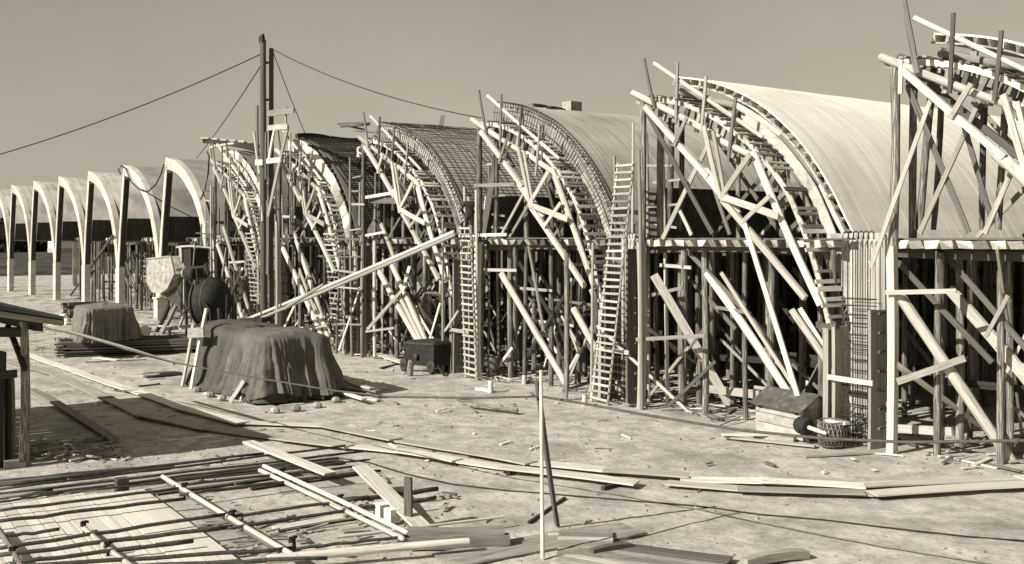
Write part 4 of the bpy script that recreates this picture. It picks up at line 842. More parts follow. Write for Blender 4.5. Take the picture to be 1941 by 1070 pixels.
wire('guy wire from the mast to the crest of the roof right of it', PY(516, 96, MY+.5), PY(580, 258, 27), .022, .1)
# ------------------------------------------------------------------ long poles sloping up to the deck
for i, (x0, y0, x1, y1, Y, r) in enumerate([(458, 610, 860, 440, 22.4, .085), (470, 614, 862, 446, 22.2, .075), (540, 585, 612, 540, 22.0, .08)]):
    a, b = PY(x0, y0, Y), PY(x1, y1, Y+1.0 if i < 2 else Y)
    tag(P(None, 'sloping_pole', a, b, r, 'wood' if i else 'peeled'), ['long pale pole sloping from the mast foot up to the ladder head', 'lower companion of the long pole sloping up to the ladder head', 'short stray pole lying along the sloping poles by the tarpaulin'][i], 'pole')
# trestle that carries the sloping poles' lower end
tr = thing('trestle', 'rough trestle under the lower end of the sloping poles', 'trestle', G(470, 640))
for x in (455, 470, 488): P(tr, 'leg', PY(x, 640, 22.3), PY(x+4, 603, 22.3), .1, 'bark')
T(tr, 'beam', PY(446, 612, 22.2), PY(505, 606, 22.2), .5, .2, 'dark'); T(tr, 'board', PY(437, 615, 21.4), PY(482, 614, 21.4), .3, .12, 'pale')
# ------------------------------------------------------------------ concrete mixer
mx0 = G(350, 640); MXY = mx0.y
mixer = thing('concrete_mixer', 'large dark concrete mixer with raised charging skip', 'mixer', mx0)
Q = lambda x, y, dy=0.0: PY(x, y, MXY+dy)
# drum
dc = Q(402, 572, .5); ax = Vector((.75, .62, .03)).normalized()
dr = lathe('drum', dc-ax*1.3, ax, [(.3, .5), (.4, .9), (.6, 1.18), (1.1, 1.26), (1.5, 1.26), (1.8, 1.1), (2.05, .75), (2.15, .5)], 'iron', mixer, 28)
for s_ in (.62, 1.25): lathe('drum_ring', dc-ax*1.3+ax*s_, ax, [(0, 1.22), (.02, 1.29), (.09, 1.29), (.11, 1.22)], 'machine', dr, 28)
# charging skip: bucket of pale sheet, tilted mouth
sk = []
for (x, y, dy) in ((279, 491, -.3), (323, 486, -.3), (330, 520, -.3), (318, 546, -.3), (303, 556, -.3), (288, 553, -.3), (277, 530, -.3)): sk.append(Q(x, y, dy))
bk = [p+Vector((.35, 1.6, .05)) for p in sk]; V = sk+bk; n = len(sk)
build('skip_bucket', V, [tuple(range(n)), tuple(range(2*n-1, n-1, -1))]+[(i, n+i, n+(i+1) % n, (i+1) % n) for i in range(n)], 'sheetmetal', mixer)
for a, b in zip(sk, sk[1:]+sk[:1]): T(mixer, 'skip_rim', a+Vector((0, -.02, 0)), b+Vector((0, -.02, 0)), .07, .05, 'sheetmetal', (0, 1, 0))
ch = [Q(303, 552, .1), Q(325, 515, .1), Q(345, 512, .1), Q(341, 580, .1), Q(330, 578, .1)]; cb = [p+Vector((.2, 1.4, 0)) for p in ch]
build('chute', ch+cb, [(0, 1, 2, 3, 4), (9, 8, 7, 6, 5)]+[(i, 5+i, 5+(i+1) % 5, (i+1) % 5) for i in range(5)], 'machine', mixer)
# water tank and motor
tk = Q(352, 510, .3); box('water_tank', tk.x-.75, tk.x+.75, tk.y, tk.y+1.0, tk.z, tk.z+1.15, 'iron', mixer); T(mixer, 'tank_panel', Q(342, 508, .2), Q(341, 468, .2), .38, .05, 'sheetmetal', (0, 1, 0)); T(mixer, 'tank_rim', Q(335, 469, .2), Q(370, 467, .2), .1, .1, 'sheetmetal'); T(mixer, 'tank_rim', Q(366, 507, .2), Q(369, 467, .2), .05, .05, 'sheetmetal', (0, 1, 0))
lathe('motor', Q(355, 518, -.2), (1, .12, -.02), [(0, .2), (.06, .36), (.3, .42), (1.0, .42), (1.1, .3)], 'iron', mixer, 20); lathe('motor_cap', Q(352, 518, -.22), (1, .12, 0), [(0, .3), (.22, .38), (.3, .38)], 'sheetmetal', mixer, 20)
for (x0, y0, x1, y1, w) in [(335, 512, 392, 505, .12), (372, 505, 378, 590, .1), (345, 512, 398, 590, .07), (430, 560, 428, 640, .1), (380, 612, 440, 606, .1), (335, 540, 350, 590, .06), (390, 500, 396, 520, .2), (362, 545, 362, 612, .06), (340, 600, 372, 570, .05), (405, 618, 440, 640, .08)]:
    T(mixer, 'frame_bar', Q(x0, y0, -.35), Q(x1, y1, -.35), w, w*.8, 'iron', (0, 1, 0))
lathe('flywheel', Q(366, 545, -.45), (.2, 1, 0), [(0, .34), (.02, .4), (.1, .4), (.12, .34)], 'machine', mixer, 20)
# frame, rails, wheels
for (x0, y0, x1, y1, w, m_) in [(349, 530, 350, 592, .12, 'sheetmetal'), (350, 590, 340, 620, .13, 'sheetmetal'), (336, 590, 398, 588, .14, 'iron'), (316, 624, 405, 614, .2, 'iron'), (320, 580, 290, 640, .2, 'iron'), (334, 578, 303, 642, .2, 'wood'), (300, 618, 345, 624, .1, 'sheetmetal'), (398, 588, 400, 640, .16, 'iron'), (352, 592, 352, 640, .14, 'iron'), (414, 585, 416, 640, .16, 'machine')]:
    T(mixer, 'frame_bar', Q(x0, y0, -.25), Q(x1, y1, -.25), w, w*.8, m_, (0, 1, 0))
build('drip_tray', [Q(358, 585, 0), Q(380, 585, 0), Q(380, 567, 0), Q(360, 569, 0), Q(358, 585, .7), Q(380, 585, .7), Q(380, 567, .7), Q(360, 569, .7)], [(0, 1, 2, 3), (7, 6, 5, 4), (0, 4, 5, 1), (1, 5, 6, 2), (2, 6, 7, 3), (3, 7, 4, 0)], 'sheetmetal', mixer)
for (x, y) in ((281, 632), (318, 634), (392, 632), (412, 628)):
    w_ = lathe('wheel', Q(x, y, -.5), (0.3, 1, 0), [(0, .3), (.02, .34), (.14, .34), (.16, .3)], 'iron', mixer, 20); lathe('hub', Q(x, y, -.53), (0.3, 1, 0), [(0, .09), (.06, .1)], 'sheetmetal', w_, 12)
# props that hold boards beside the heap (frame of two laths left of the tarpaulin)
fr = thing('lath_frame', 'two pale laths joined by a board, leaning on the large tarpaulin', 'frame', G(350, 738))
T(fr, 'lath', G(345, 732), PY(366, 616, G(345, 732).y+.3), .2, .07, 'pale', (0, 1, 0)); T(fr, 'lath', G(362, 738), PY(391, 585, G(362, 738).y+.5), .2, .07, 'pale', (0, 1, 0)); T(fr, 'cross_board', PY(356, 632, G(362, 738).y+.05), PY(386, 630, G(362, 738).y+.15), .36, .05, 'wood', (0, 1, 0))
for i, (x0, y0, x1, y1) in enumerate([(436, 762, 462, 722), (457, 760, 463, 724), (468, 762, 472, 722)]):
    g = G(x0, y0); tag(T(None, 'prop_lath', g, PY(x1, y1, g.y+.35), .14, .05, 'pale' if i != 1 else 'white', (.5, -1, 0)), ['slanting pale lath stuck at the front fold of the large tarpaulin', 'middle pale lath leaning on the front of the large tarpaulin', 'right-hand pale lath leaning on the front of the large tarpaulin'][i], 'lath', 'laths at the tarpaulin')
# concrete block behind the small tarpaulin
g = G(300, 606); blk = thing('concrete_pedestal', 'pale square pedestal standing left of the mixer', 'pedestal', g)
box('shaft', g.x-.38, g.x+.38, g.y-.2, g.y+.5, -.05, 1.35, 'concrete', blk); box('cap', g.x-.45, g.x+.45, g.y-.28, g.y+.58, 1.35, 1.47, 'concrete', blk); heap('sand_lump', 'pale lump heaped on the square pedestal', 'lump', 302, 606, .3, .2, 'white', 31, 14, .12).location.z += 1.5
lathe_p = thing('barrel', 'pale drum lying between small tarpaulin and mixer', 'barrel', G(262, 640)); lathe('body', G(262, 640)+Vector((-.9, 0, .35)), (1, .05, 0), [(0, .33), (.03, .36), (.5, .37), (.53, .4), (.56, .37), (1.1, .37), (1.13, .4), (1.16, .37), (1.6, .36), (1.62, .33)], 'sheetmetal', lathe_p, 20)
# ------------------------------------------------------------------ dark wheeled tank
g = G(800, 706); g2 = G(762, 704); ux = (g-g2).normalized(); ux.z = 0; cart = thing('tar_boiler', 'dark iron tank on small wheels before the scaffold', 'tank', g)
a0, a1 = G(765, 704), G(822, 709); bx_ = (a1-a0); by_ = Vector((-bx_.y, bx_.x, 0)).normalized(); by_ = by_ if by_.y > 0 else -by_; by_ = (by_+Vector((.35, 0, 0))).normalized()*2.3
z0, z1 = .28, 1.18; V = []
for z in (z0, z1):
    for p in (a0, a1, a1+by_, a0+by_): V.append(p+Vector((0, 0, z)))
top = [p+Vector((0, 0, .1)) for p in V[4:]]; cen = [p.lerp(sum(top, Vector())/4, .12) for p in top]
build('tank', V+cen, [(0, 3, 2, 1), (0, 1, 5, 4), (1, 2, 6, 5), (2, 3, 7, 6), (3, 0, 4, 7), (4, 5, 9, 8), (5, 6, 10, 9), (6, 7, 11, 10), (7, 4, 8, 11), (8, 9, 10, 11)], 'iron', cart)
T(cart, 'rim', V[4]+Vector((0, -.02, 0)), V[5]+Vector((0, -.02, 0)), .08, .05, 'machine', (0, 1, 0)); T(cart, 'rim', V[5], V[6], .08, .05, 'machine', (1, 0, 0))
for f in (.05, .95):
    for s_ in (0, .9):
        c = a0.lerp(a1, f)+by_*s_+Vector((0, 0, .27)); w_ = lathe('wheel', c-by_.normalized()*.13, by_, [(0, .22), (.02, .27), (.12, .27), (.14, .22)], 'machine', cart, 18); lathe('hub', c-by_.normalized()*.16, by_, [(0, .07), (.05, .08)], 'iron', w_, 10)
lathe('bung', a0.lerp(a1, .45)+Vector((0, -.05, .65))-by_*.0, -by_, [(0, .12), (.06, .12)], 'machine', cart, 12); T(cart, 'drawbar', a1+Vector((.1, .1, .35)), a1+Vector((.9, -.1, .05)), .07, .07, 'iron')
# small tub and stakes beside the ladder
g = G(932, 715); tub = thing('bucket', 'dark wooden tub standing right of the ladder foot', 'tub', g); lathe('body', g, (0, 0, 1), [(0, .2), (.4, .24), (.78, .27), (.8, .25), (.74, .23)], 'grey', tub, 16); lathe('hoop', g+Vector((0, 0, .2)), (0, 0, 1), [(0, .222), (.05, .235)], 'iron', tub, 16)
# ------------------------------------------------------------------ little roofed box, grindstone, basket, wire coil
c0, c1, c2 = G(1432, 817), G(1521, 838), G(1570, 806); ex = (c1-c0); ey = Vector((-ex.y, ex.x, 0)); ey = (ey if ey.dot(c2-c1) > 0 else -ey).normalized()*1.05
bxh = thing('roofed_box', 'little pale boarded box with dark pitched roof at right', 'box', c0.lerp(c1, .5))
he, hr = .86, 1.2
for i, (za, zb) in enumerate(((.02, .285), (.305, .56), (.58, he))):
    V = [c0+Vector((0, 0, za)), c1+Vector((0, 0, za)), c1+ey*.04+Vector((0, 0, za)), c0+ey*.04+Vector((0, 0, za))]; V += [v+Vector((0, 0, zb-za)) for v in V]; build('side_board', V, BOXF, 'tan', bxh)
    V = [c0+ey+Vector((0, 0, za)), c1+ey+Vector((0, 0, za)), c1+ey*.96+Vector((0, 0, za)), c0+ey*.96+Vector((0, 0, za))]; V += [v+Vector((0, 0, zb-za)) for v in V]; build('side_board', V, BOXF, 'tan', bxh)
    for c in (c0+ex*.003, c1-ex*.02):
        V = [c+ey*.045+Vector((0, 0, za)), c+ex*.017+ey*.045+Vector((0, 0, za)), c+ex*.017+ey*.955+Vector((0, 0, za)), c+ey*.955+Vector((0, 0, za))]; V += [v+Vector((0, 0, zb-za)) for v in V]; build('end_board', V, BOXF, 'wood', bxh)
for c in (c0, c1-ex*.017):
    V = [c+Vector((0, 0, he+.003)), c+ey+Vector((0, 0, he+.003)), c+ey*.5+Vector((0, 0, hr-.02))]; V += [v+ex*.015 for v in V]; build('gable', V, [(0, 1, 2), (5, 4, 3), (0, 3, 4, 1), (1, 4, 5, 2), (2, 5, 3, 0)], 'wood', bxh)
for s_ in (0, 1):
    e = (-ey*.14 if s_ == 0 else ey*1.14); r0, r1 = c0-ex*.05, c1+ex*.05; V = [r0+e+Vector((0, 0, he-.08)), r1+e+Vector((0, 0, he-.08)), r1+ey*.5+Vector((0, 0, hr)), r0+ey*.5+Vector((0, 0, hr))]; V += [v+Vector((0, 0, .035)) for v in V]; build('roof_panel', V, BOXF, 'felt', bxh)
for f in (.12, .88): T(bxh, 'hinge', c0.lerp(c1, f)-ey*.02+Vector((0, 0, he-.06)), c0.lerp(c1, f)-ey*.02+Vector((0, 0, he-.17)), .09, .02, 'iron', (0, 1, 0))
g = G(1518, 846); pot = thing('tar_pot', 'black round pot hung at the corner of the little roofed box', 'pot', g); pc = PY(1524, 808, (c1.y-.15)); pd_ = Vector((1, -.2, -.08)).normalized()
lathe('pot', pc-pd_*.28, pd_, [(0, .1), (.05, .2), (.22, .26), (.42, .24), (.46, .2)], 'iron', pot, 8); P(pot, 'handle', pc+pd_*.15, pc+pd_*.85, .055, 'peeled'); T(pot, 'stay', pc+Vector((0, .05, -.15)), pc+Vector((.1, .1, -.62)), .12, .06, 'dark', (0, 1, 0))
g = G(1535, 772); gs = thing('grindstone', 'white round grindstone in a dark trough frame behind the little box', 'grindstone', g); gc = PY(1526, 737, g.y); lathe('stone', gc-Vector((.02, .06, 0)), (.25, 1, 0), [(0, .3), (.02, .31), (.12, .31), (.14, .3)], 'white', gs, 28); P(gs, 'axle', gc+Vector((-.1, -.35, 0)), gc+Vector((.1, .45, 0)), .025, 'iron')
T(gs, 'frame', PY(1508, 742, g.y-.1), PY(1566, 738, g.y+.2), .3, .1, 'dark'); T(gs, 'trough', PY(1517, 752, g.y), PY(1560, 749, g.y+.15), .35, .28, 'dark')
for x in (1514, 1558): T(gs, 'leg', PY(x, 745, g.y), PY(x+2, 778, g.y), .1, .09, 'dark', (0, 1, 0))
g = G(1577, 846); bsk = thing('wire_basket', 'round wire basket standing between the box and the column form', 'basket', g); br = .38
for i in range(22):
    a = 2*math.pi*i/22; tube('stave', [(g.x+br*.9*math.cos(a), g.y+br*.9*math.sin(a), 0), (g.x+br*math.cos(a+.25), g.y+br*math.sin(a+.25), .34), (g.x+br*.97*math.cos(a+.5), g.y+br*.97*math.sin(a+.5), .66)], .014, 'grey', bsk, 4)
    tube('stave', [(g.x+br*.9*math.cos(a), g.y+br*.9*math.sin(a), 0), (g.x+br*math.cos(a-.25), g.y+br*math.sin(a-.25), .34), (g.x+br*.97*math.cos(a-.5), g.y+br*.97*math.sin(a-.5), .66)], .014, 'wood', bsk, 4)
for z in (.05, .2, .35, .5, .66): tube('hoop', [(g.x+br*math.cos(a*.3), g.y+br*math.sin(a*.3), z+.01*math.sin(a)) for a in range(22)], .02 if z > .6 else .014, 'grey', bsk, 5)
lathe('filling', g+Vector((0, 0, .02)), (0, 0, 1), [(0, .3), (.3, .34), (.5, .33), (.55, .2)], 'grey', bsk, 16)
tag(T(None, 'plank', PY(1568, 797, g.y+.1), PY(1606, 803, g.y), .18, .07, 'pale'), 'short pale board laid across the wire basket', 'plank')
rd = random.Random(3); tg = thing('wire_tangle', 'tangled heap of bent steel wire before the column form', 'wire', G(1625, 838))
for i in range(34):
    c = G(rd.uniform(1602, 1648), rd.uniform(832, 842))+Vector((0, .1, rd.uniform(.05, .75))); R_ = rd.uniform(.08, .3); u = Vector((rd.gauss(0, 1), rd.gauss(0, 1), rd.gauss(0, 1))).normalized(); v = u.orthogonal().normalized(); w = u.cross(v); a0_ = rd.random()*6; pts = [c+v*R_*math.cos(a0_+q*.5)*rd.uniform(.8, 1.2)+w*R_*math.sin(a0_+q*.5)*rd.uniform(.8, 1.2) for q in range(rd.randint(6, 13))]
    for p in pts: p.z = max(p.z, .01)
    tube('wire', pts, .012, 'steel', tg, 4)
rd = random.Random(8); tg = thing('wire_tangle', 'low tangle of dark wire at the foot of a raker left of the box', 'wire', G(1415, 768))
for i in range(22):
    c = G(rd.uniform(1395, 1432), rd.uniform(758, 774))+Vector((0, 0, rd.uniform(.03, .35))); R_ = rd.uniform(.1, .35); u = Vector((rd.gauss(0, .5), rd.gauss(0, .5), 1)).normalized(); v = u.orthogonal().normalized(); w = u.cross(v); pts = [c+v*R_*math.cos(q*.5)+w*R_*math.sin(q*.5) for q in range(12)]
    for p in pts: p.z = max(p.z, .01)
    tube('wire', pts, .014, 'steel', tg, 4)
# crate, bars and boards on the crests
cr = PY(1083, 201, 29.5); crate = thing('crate', 'open wooden crate on the crest of the weathered boarded roof', 'crate', cr+Vector((0, 0, -.4)))
for s_ in (-1, 1):
    box('crate_side', cr.x+s_*.3-.02, cr.x+s_*.3+.02, cr.y-.3, cr.y+.3, cr.z-.4, cr.z+.16, 'wood', crate)
box('crate_front', cr.x-.28, cr.x+.28, cr.y-.3, cr.y-.27, cr.z-.4, cr.z+.16, 'pale', crate); box('crate_back', cr.x-.28, cr.x+.28, cr.y+.27, cr.y+.3, cr.z-.4, cr.z+.16, 'grey', crate)
for i, (x0, y0, x1, y1) in enumerate([(1005, 198, 1035, 202), (1012, 202, 1068, 208), (1030, 206, 1092, 214), (1040, 203, 1062, 206)]):
    tag(T(None, 'plank', PY(x0, y0, 26.5), PY(x1, y1, 28.5), .2, .06, 'dark' if i % 2 else 'wood'), '%s board from the left lying on the crest beside the crate' % ordn[i], 'plank', 'boards by the crate')
for i in range(3): tag(tube('starter_bar', [PY(832+i*3, 243, 29), PY(836+i*3, 219, 29)], .02, 'steel', None, 5), '%s thin steel bar from the left rising above the mesh roof crest' % ordn[i], 'bar', 'starter bars on the mesh roof')
for i, (x0, y0, x1, y1) in enumerate([(640, 235, 700, 233), (646, 240, 700, 236), (672, 247, 715, 252), (655, 238, 690, 246)]):
    tag(P(None, 'pole', PY(x0, y0, 24.2+.1*i), PY(x1, y1, 24.4+.1*i), .05, 'grey'), '%s thin pole jutting left from the head of the mesh bay, from the top' % ordn[i], 'pole', 'poles jutting at the mesh bay')
for i in range(6):
    x = 386+i*17; tag(T(None, 'crest_board', PY(x, 262+i*1.6, 24.0+i*.5), PY(x+24, 272+i*1.6, 25.6+i*.5), .55, .1, 'pale'), '%s white board from the left on the crest behind the mast' % ordn[i], 'plank', 'white boards on the crest'); 
rk = thing('board_rack', 'timber rack under the white boards on the crest', 'rack', PY(400, 290, 24.2))
T(rk, 'beam', PY(386, 268, 24.1), PY(482, 283, 25.6), .16, .25, 'dark'); T(rk, 'beam', PY(400, 280, 24.0), PY(445, 272, 24.4), .2, .1, 'pale')
for x in (398, 428): T(rk, 'stay', PY(x, 272, 24.1), PY(x+4, 312, 24.1), .12, .08, 'wood', (0, 1, 0))
# hoses hanging over the stripped bays
for i, pts in enumerate([[(228, 330), (224, 322), (230, 314), (238, 320), (248, 345), (262, 358), (280, 364), (295, 350), (305, 330), (310, 312)], [(392, 288), (396, 296), (394, 330), (388, 360), (380, 378)]]):
    tag(tube('hose', [PY(x, y, 24.15) for x, y in pts], .05, 'iron', None, 6), ['dark hose looping over the heads of two stripped arches', 'dark hose hanging from the mast bay over the stripped arch'][i], 'hose')
# ------------------------------------------------------------------ marker poles and rope
pl = G(1028, 1058); pt = PD(1025, 702, pl.dot(Vector((-CS, SN, 0)))+.35); tag(P(None, 'marker_pole', pl, pt, .034, 'pale'), 'thin white pole standing upright in the foreground', 'pole')
st = G(1056, 997); meet = PD(1018, 722, st.dot(Vector((-CS, SN, 0)))-1.0); tag(T(None, 'stake', st, meet, .08, .07, 'grey', (0, 1, 0)), 'dark stake leaning against the thin white pole', 'stake')
rp = [PD(-60, 590, 36), PD(140, 634, 33), PD(330, 688, 29.5), PD(480, 716, 26.5), PD(632, 741, 24), PD(740, 753, 22.5), PD(900, 755, 20.8), PD(1023, 752, 19.4)]
rp2 = [PD(1023, 752, 19.4), PD(1090, 763, 18.8), PD(1240, 790, 17.8), PD(1400, 816, 16.8), PD(1560, 832, 16), PD(1720, 839, 15.3), PD(1941, 836, 14.4), PD(2100, 828, 13.8)]
tag(tube('rope', rp, .022, 'rope', None, 5), 'rope running from the white pole away past the large tarpaulin', 'rope'); tag(tube('rope', rp2, .024, 'rope', None, 5), 'rope running from the white pole to the right edge', 'rope')
cab = []
for (x, y) in ((640, 868), (700, 878), (770, 900), (860, 918), (960, 930), (1050, 938), (1200, 948), (1320, 957), (1440, 972), (1560, 984), (1700, 1002), (1830, 1018), (1960, 1030)):
    p = G(x, y); p.z = gz(p.x, p.y)-.01; cab.append(p)
tag(tube('ground_cable', cab, .016, 'iron', None, 5), 'thin dark cable lying across the sand at lower right', 'cable')
tag(T(None, 'guide_lath', PD(135, 630, 34), PD(330, 690, 29.6), .09, .07, 'wood'), 'long lath slung along the rope above the low plank stack', 'lath')
# ------------------------------------------------------------------ bar bench and boarded floor in the foreground
o0, o1 = G(262, 934), G(432, 1066); dl = (o1-o0); dw = Vector((-dl.y, dl.x, 0)).normalized(); dw = dw if (dw.x*SN+dw.y*CS) < 0 else -dw; 
fl = thing('boarded_floor', 'pale boarded floor under the steel bars at lower left', 'platform', o0)
for i in range(34):
    s0 = o0+dw*(i*.235)+dl*rnd.uniform(-.02, .02)-dl*(.0+.012*i); s1 = s0+dl*rnd.uniform(1.15, 1.2)
    T(fl, 'board', s0+Vector((0, 0, .05)), s1+Vector((0, 0, .05)), .222, .03, 'floor')
def bar(label, x0, y0, x1, y1, r=.03, z=.33, mat='steel', group='steel bars on the bench', name='steel_bar', cat='bar', wob=.03):
    a, b = G(x0, y0, z), G(x1, y1, z); pts = []
    for i in range(9):
        f = i/8; p = a.lerp(b, f); pts.append(p+Vector((0, rnd.uniform(-wob, wob)*.6, rnd.uniform(-wob, wob)*.5)))
    return tag(tube(name, pts, r, mat, None, 6), label, cat, group)
BARS = sorted([(-20, 914, 350, 878, .045, .10), (-20, 922, 500, 860, .05, .25), (-20, 930, 655, 846, .04, .3), (-20, 938, 690, 856, .04, .3), (0, 944, 640, 868, .035, .28), (120, 935, 700, 872, .03, .26), (200, 925, 655, 880, .03, .24), (-20, 956, 142, 930, .035, .2), (-20, 950, 98, 930, .03, .2), (-20, 970, 345, 925, .045, .33), (-20, 992, 350, 945, .05, .36), (330, 922, 700, 882, .045, .33), (340, 938, 720, 892, .05, .35), (-20, 1022, 112, 1004, .045, .3), (-20, 1042, 435, 975, .05, .36), (-20, 1056, 440, 998, .055, .36), (20, 1068, 365, 1026, .05, .36), (0, 1078, 560, 1040, .05, .36), (430, 980, 700, 945, .045, .35), (430, 1003, 690, 963, .045, .35), (560, 1040, 770, 1018, .04, .32), (645, 950, 830, 928, .07, .34), (650, 968, 825, 945, .06, .34), (190, 1075, 620, 1058, .045, .34)], key=lambda b: (b[1]+b[3])/2)
for i, (x0, y0, x1, y1, r, z) in enumerate(BARS):
    r *= .72; z *= .6
    bar('%s dark steel bar of the bench at lower left, counted from the far side' % ordn[i], x0, y0, x1, y1, r, z)
for i, (x0, y0, x1, y1, z, m_) in enumerate([(308, 908, 562, 1062, .30, 'peeled'), (318, 920, 545, 1062, .18, 'grey'), (500, 888, 772, 1016, .34, 'peeled'), (492, 896, 765, 1028, .28, 'peeled'), (152, 1000, 250, 1080, .3, 'wood'), (-10, 1002, 40, 1080, .3, 'grey')]):
    liep(x0, y0, x1, y1, .047, m_, ['bright peeled rail on the left of the bar bench', 'dark rail under the left bright rail of the bar bench', 'upper of the twin bright rails on the right of the bar bench', 'lower of the twin bright rails on the right of the bar bench', 'dull rail near the bottom edge crossing the boarded floor', 'dark rail at the lower left corner'][i], 'rail', 'bench rails', z0=z*.6-.02, name='bench_rail')
for i, (x, y) in enumerate([(350, 945), (440, 1000), (535, 915), (645, 968), (160, 1022), (205, 1062), (555, 1052), (25, 1072)]):
    g = G(x, y); c = thing('bench_stake', 'clamped stake where rail and bar cross, %s in order across the bench' % ordn[i], 'stake', g, 'bench stakes'); T(c, 'post', g+Vector((0, 0, -.1)), g+Vector((.02, 0, .33)), .05, .045, 'dark', (0, 1, 0)); T(c, 'clamp', g+Vector((-.06, -.04, .23)), g+Vector((.06, -.04, .26)), .05, .05, 'iron'); T(c, 'clamp', g+Vector((0, -.07, .30)), g+Vector((0, .07, .30)), .04, .04, 'iron')
g = G(228, 935); tag(box('timber_block', g.x-.12, g.x+.1, g.y-.1, g.y+.15, 0, .32, 'grey'), 'upright dark block casting a shadow among the bars', 'block')
bpy.context.view_layer.update()
# wide leaning plank, post, beams and white pole at the right of the bench
lie(682, 884, 808, 1008, .34, .05, 'pale', 'wide pale plank sloping down among the bars', z0=.55, z1=.1)
g = G(773, 1000); tag(T(None, 'post', g+Vector((0, 0, -.1)), g+Vector((0, 0, .95)), .16, .06, 'grey', (.5, -1, 0)), 'short flat post standing beside the sloping plank', 'post')
tag(T(None, 'squared_beam', G(772, 1010, .22), G(955, 1006, .22), .3, .14, 'wood'), 'upper squared beam of the pair at the end of the rails', 'beam'); tag(T(None, 'squared_beam', G(772, 1028, .1), G(965, 1022, .1), .3, .16, 'grey'), 'lower squared beam of the pair at the end of the rails', 'beam')
liep(505, 1070, 888, 1035, .075, 'peeled', 'thick white pole lying at the bottom edge', z0=.12, name='white_pole'); liep(640, 1022, 955, 983, .028, 'peeled', 'thin white stick beside the squared beams', z0=.15, name='stick')
for i, (x, y) in enumerate([(722, 980), (742, 990)]):
    g = G(x, y); tag(box('paving_block', g.x-.13, g.x+.13, g.y-.1, g.y+.12, 0, .26, 'white'), ['left white block under the sloping plank', 'right white block under the sloping plank'][i], 'block')
# boarded panels lying at the bottom edge
def panel(label, a, b, w, n, mat, skew=0):
    a, b = Vector(a), Vector(b); d_ = b-a; nrm = Vector((-d_.y, d_.x, 0)).normalized(); nrm = nrm if nrm.dot(Vector((-CS, SN, 0))) < 0 else -nrm; t = thing('plank_platform', label, 'platform', a)
    for i in range(n): T(t, 'board', a+nrm*(i+.5)*w/n+Vector((0, 0, .05)), b+nrm*(i+.5)*w/n+Vector((0, 0, .05)), w/n-.012, .03, random.choice(mat))
    for f in (.15, .85): c = a.lerp(b, f); T(t, 'batten', c+Vector((0, 0, .02)), c+nrm*w+Vector((0, 0, .02)), .1, .03, 'grey')
    return t
panel('small pale boarded panel lying at the bottom edge by the white pole', G(1060, 1010), G(1160, 1012), 1.6, 7, ('pale', 'wood')); panel('pale boarded panel at the bottom edge right of the white pole', G(1110, 1040), G(1230, 1062), 1.2, 6, ('pale', 'pale', 'wood'))
panel('large dull boarded panel half cut off by the bottom edge', G(1180, 1035), G(1390, 1062), 1.5, 6, ('wood', 'grey', 'wood'))
lie(840, 1062, 1200, 1000, .9, .03, 'wood', 'broad dull sheet of boards running to the white pole', name='board_sheet'); lie(1060, 1022, 1200, 1060, .1, .06, 'wood', 'narrow beam lying over the small panel'); lie(1040, 1015, 1150, 1008, .1, .05, 'pale', 'pale batten along the top of the small panel'); lie(1120, 1048, 1195, 1034, .14, .08, 'grey', 'dull beam lying across the middle panel', z0=.08)
lie(1002, 990, 1070, 945, .06, .04, 'dark', 'thin dark rod lying behind the white pole')

for i, (x0, y0, x1, y1, w, m_, z) in enumerate([(-20, 945, 470, 885, .3, 'wood', .06), (120, 955, 560, 896, .28, 'wood', .05), (-20, 918, 330, 882, .22, 'grey', .04), (330, 905, 640, 870, .26, 'wood', .05), (470, 925, 690, 893, .24, 'wood', .03), (520, 1000, 700, 972, .3, 'pale', .02), (330, 1010, 470, 985, .4, 'wood', .02)]):
    lie(x0, y0, x1, y1, w, .04, m_, '%s flat board under the steel bars, from the far side' % ordn[i], group='flat boards under the bars', z0=z)

rd = random.Random(77)
for i, (x, y) in enumerate([(372, 742), (398, 752), (420, 758), (520, 782), (560, 778), (600, 772), (636, 762)]):      # stones that hold the hem down
    g = G(x, y); lathe_o = lathe('hem_stone', g+Vector((0, 0, -.03)), (rd.uniform(-.2, .2), rd.uniform(-.2, .2), 1), [(0, .12), (.06, .17), (.14, .15), (.19, .07)], 'stone', None, 7, False); tag(lathe_o, '%s stone from the left weighing down the hem of the large tarpaulin' % ordn[i], 'stone', 'hem stones')
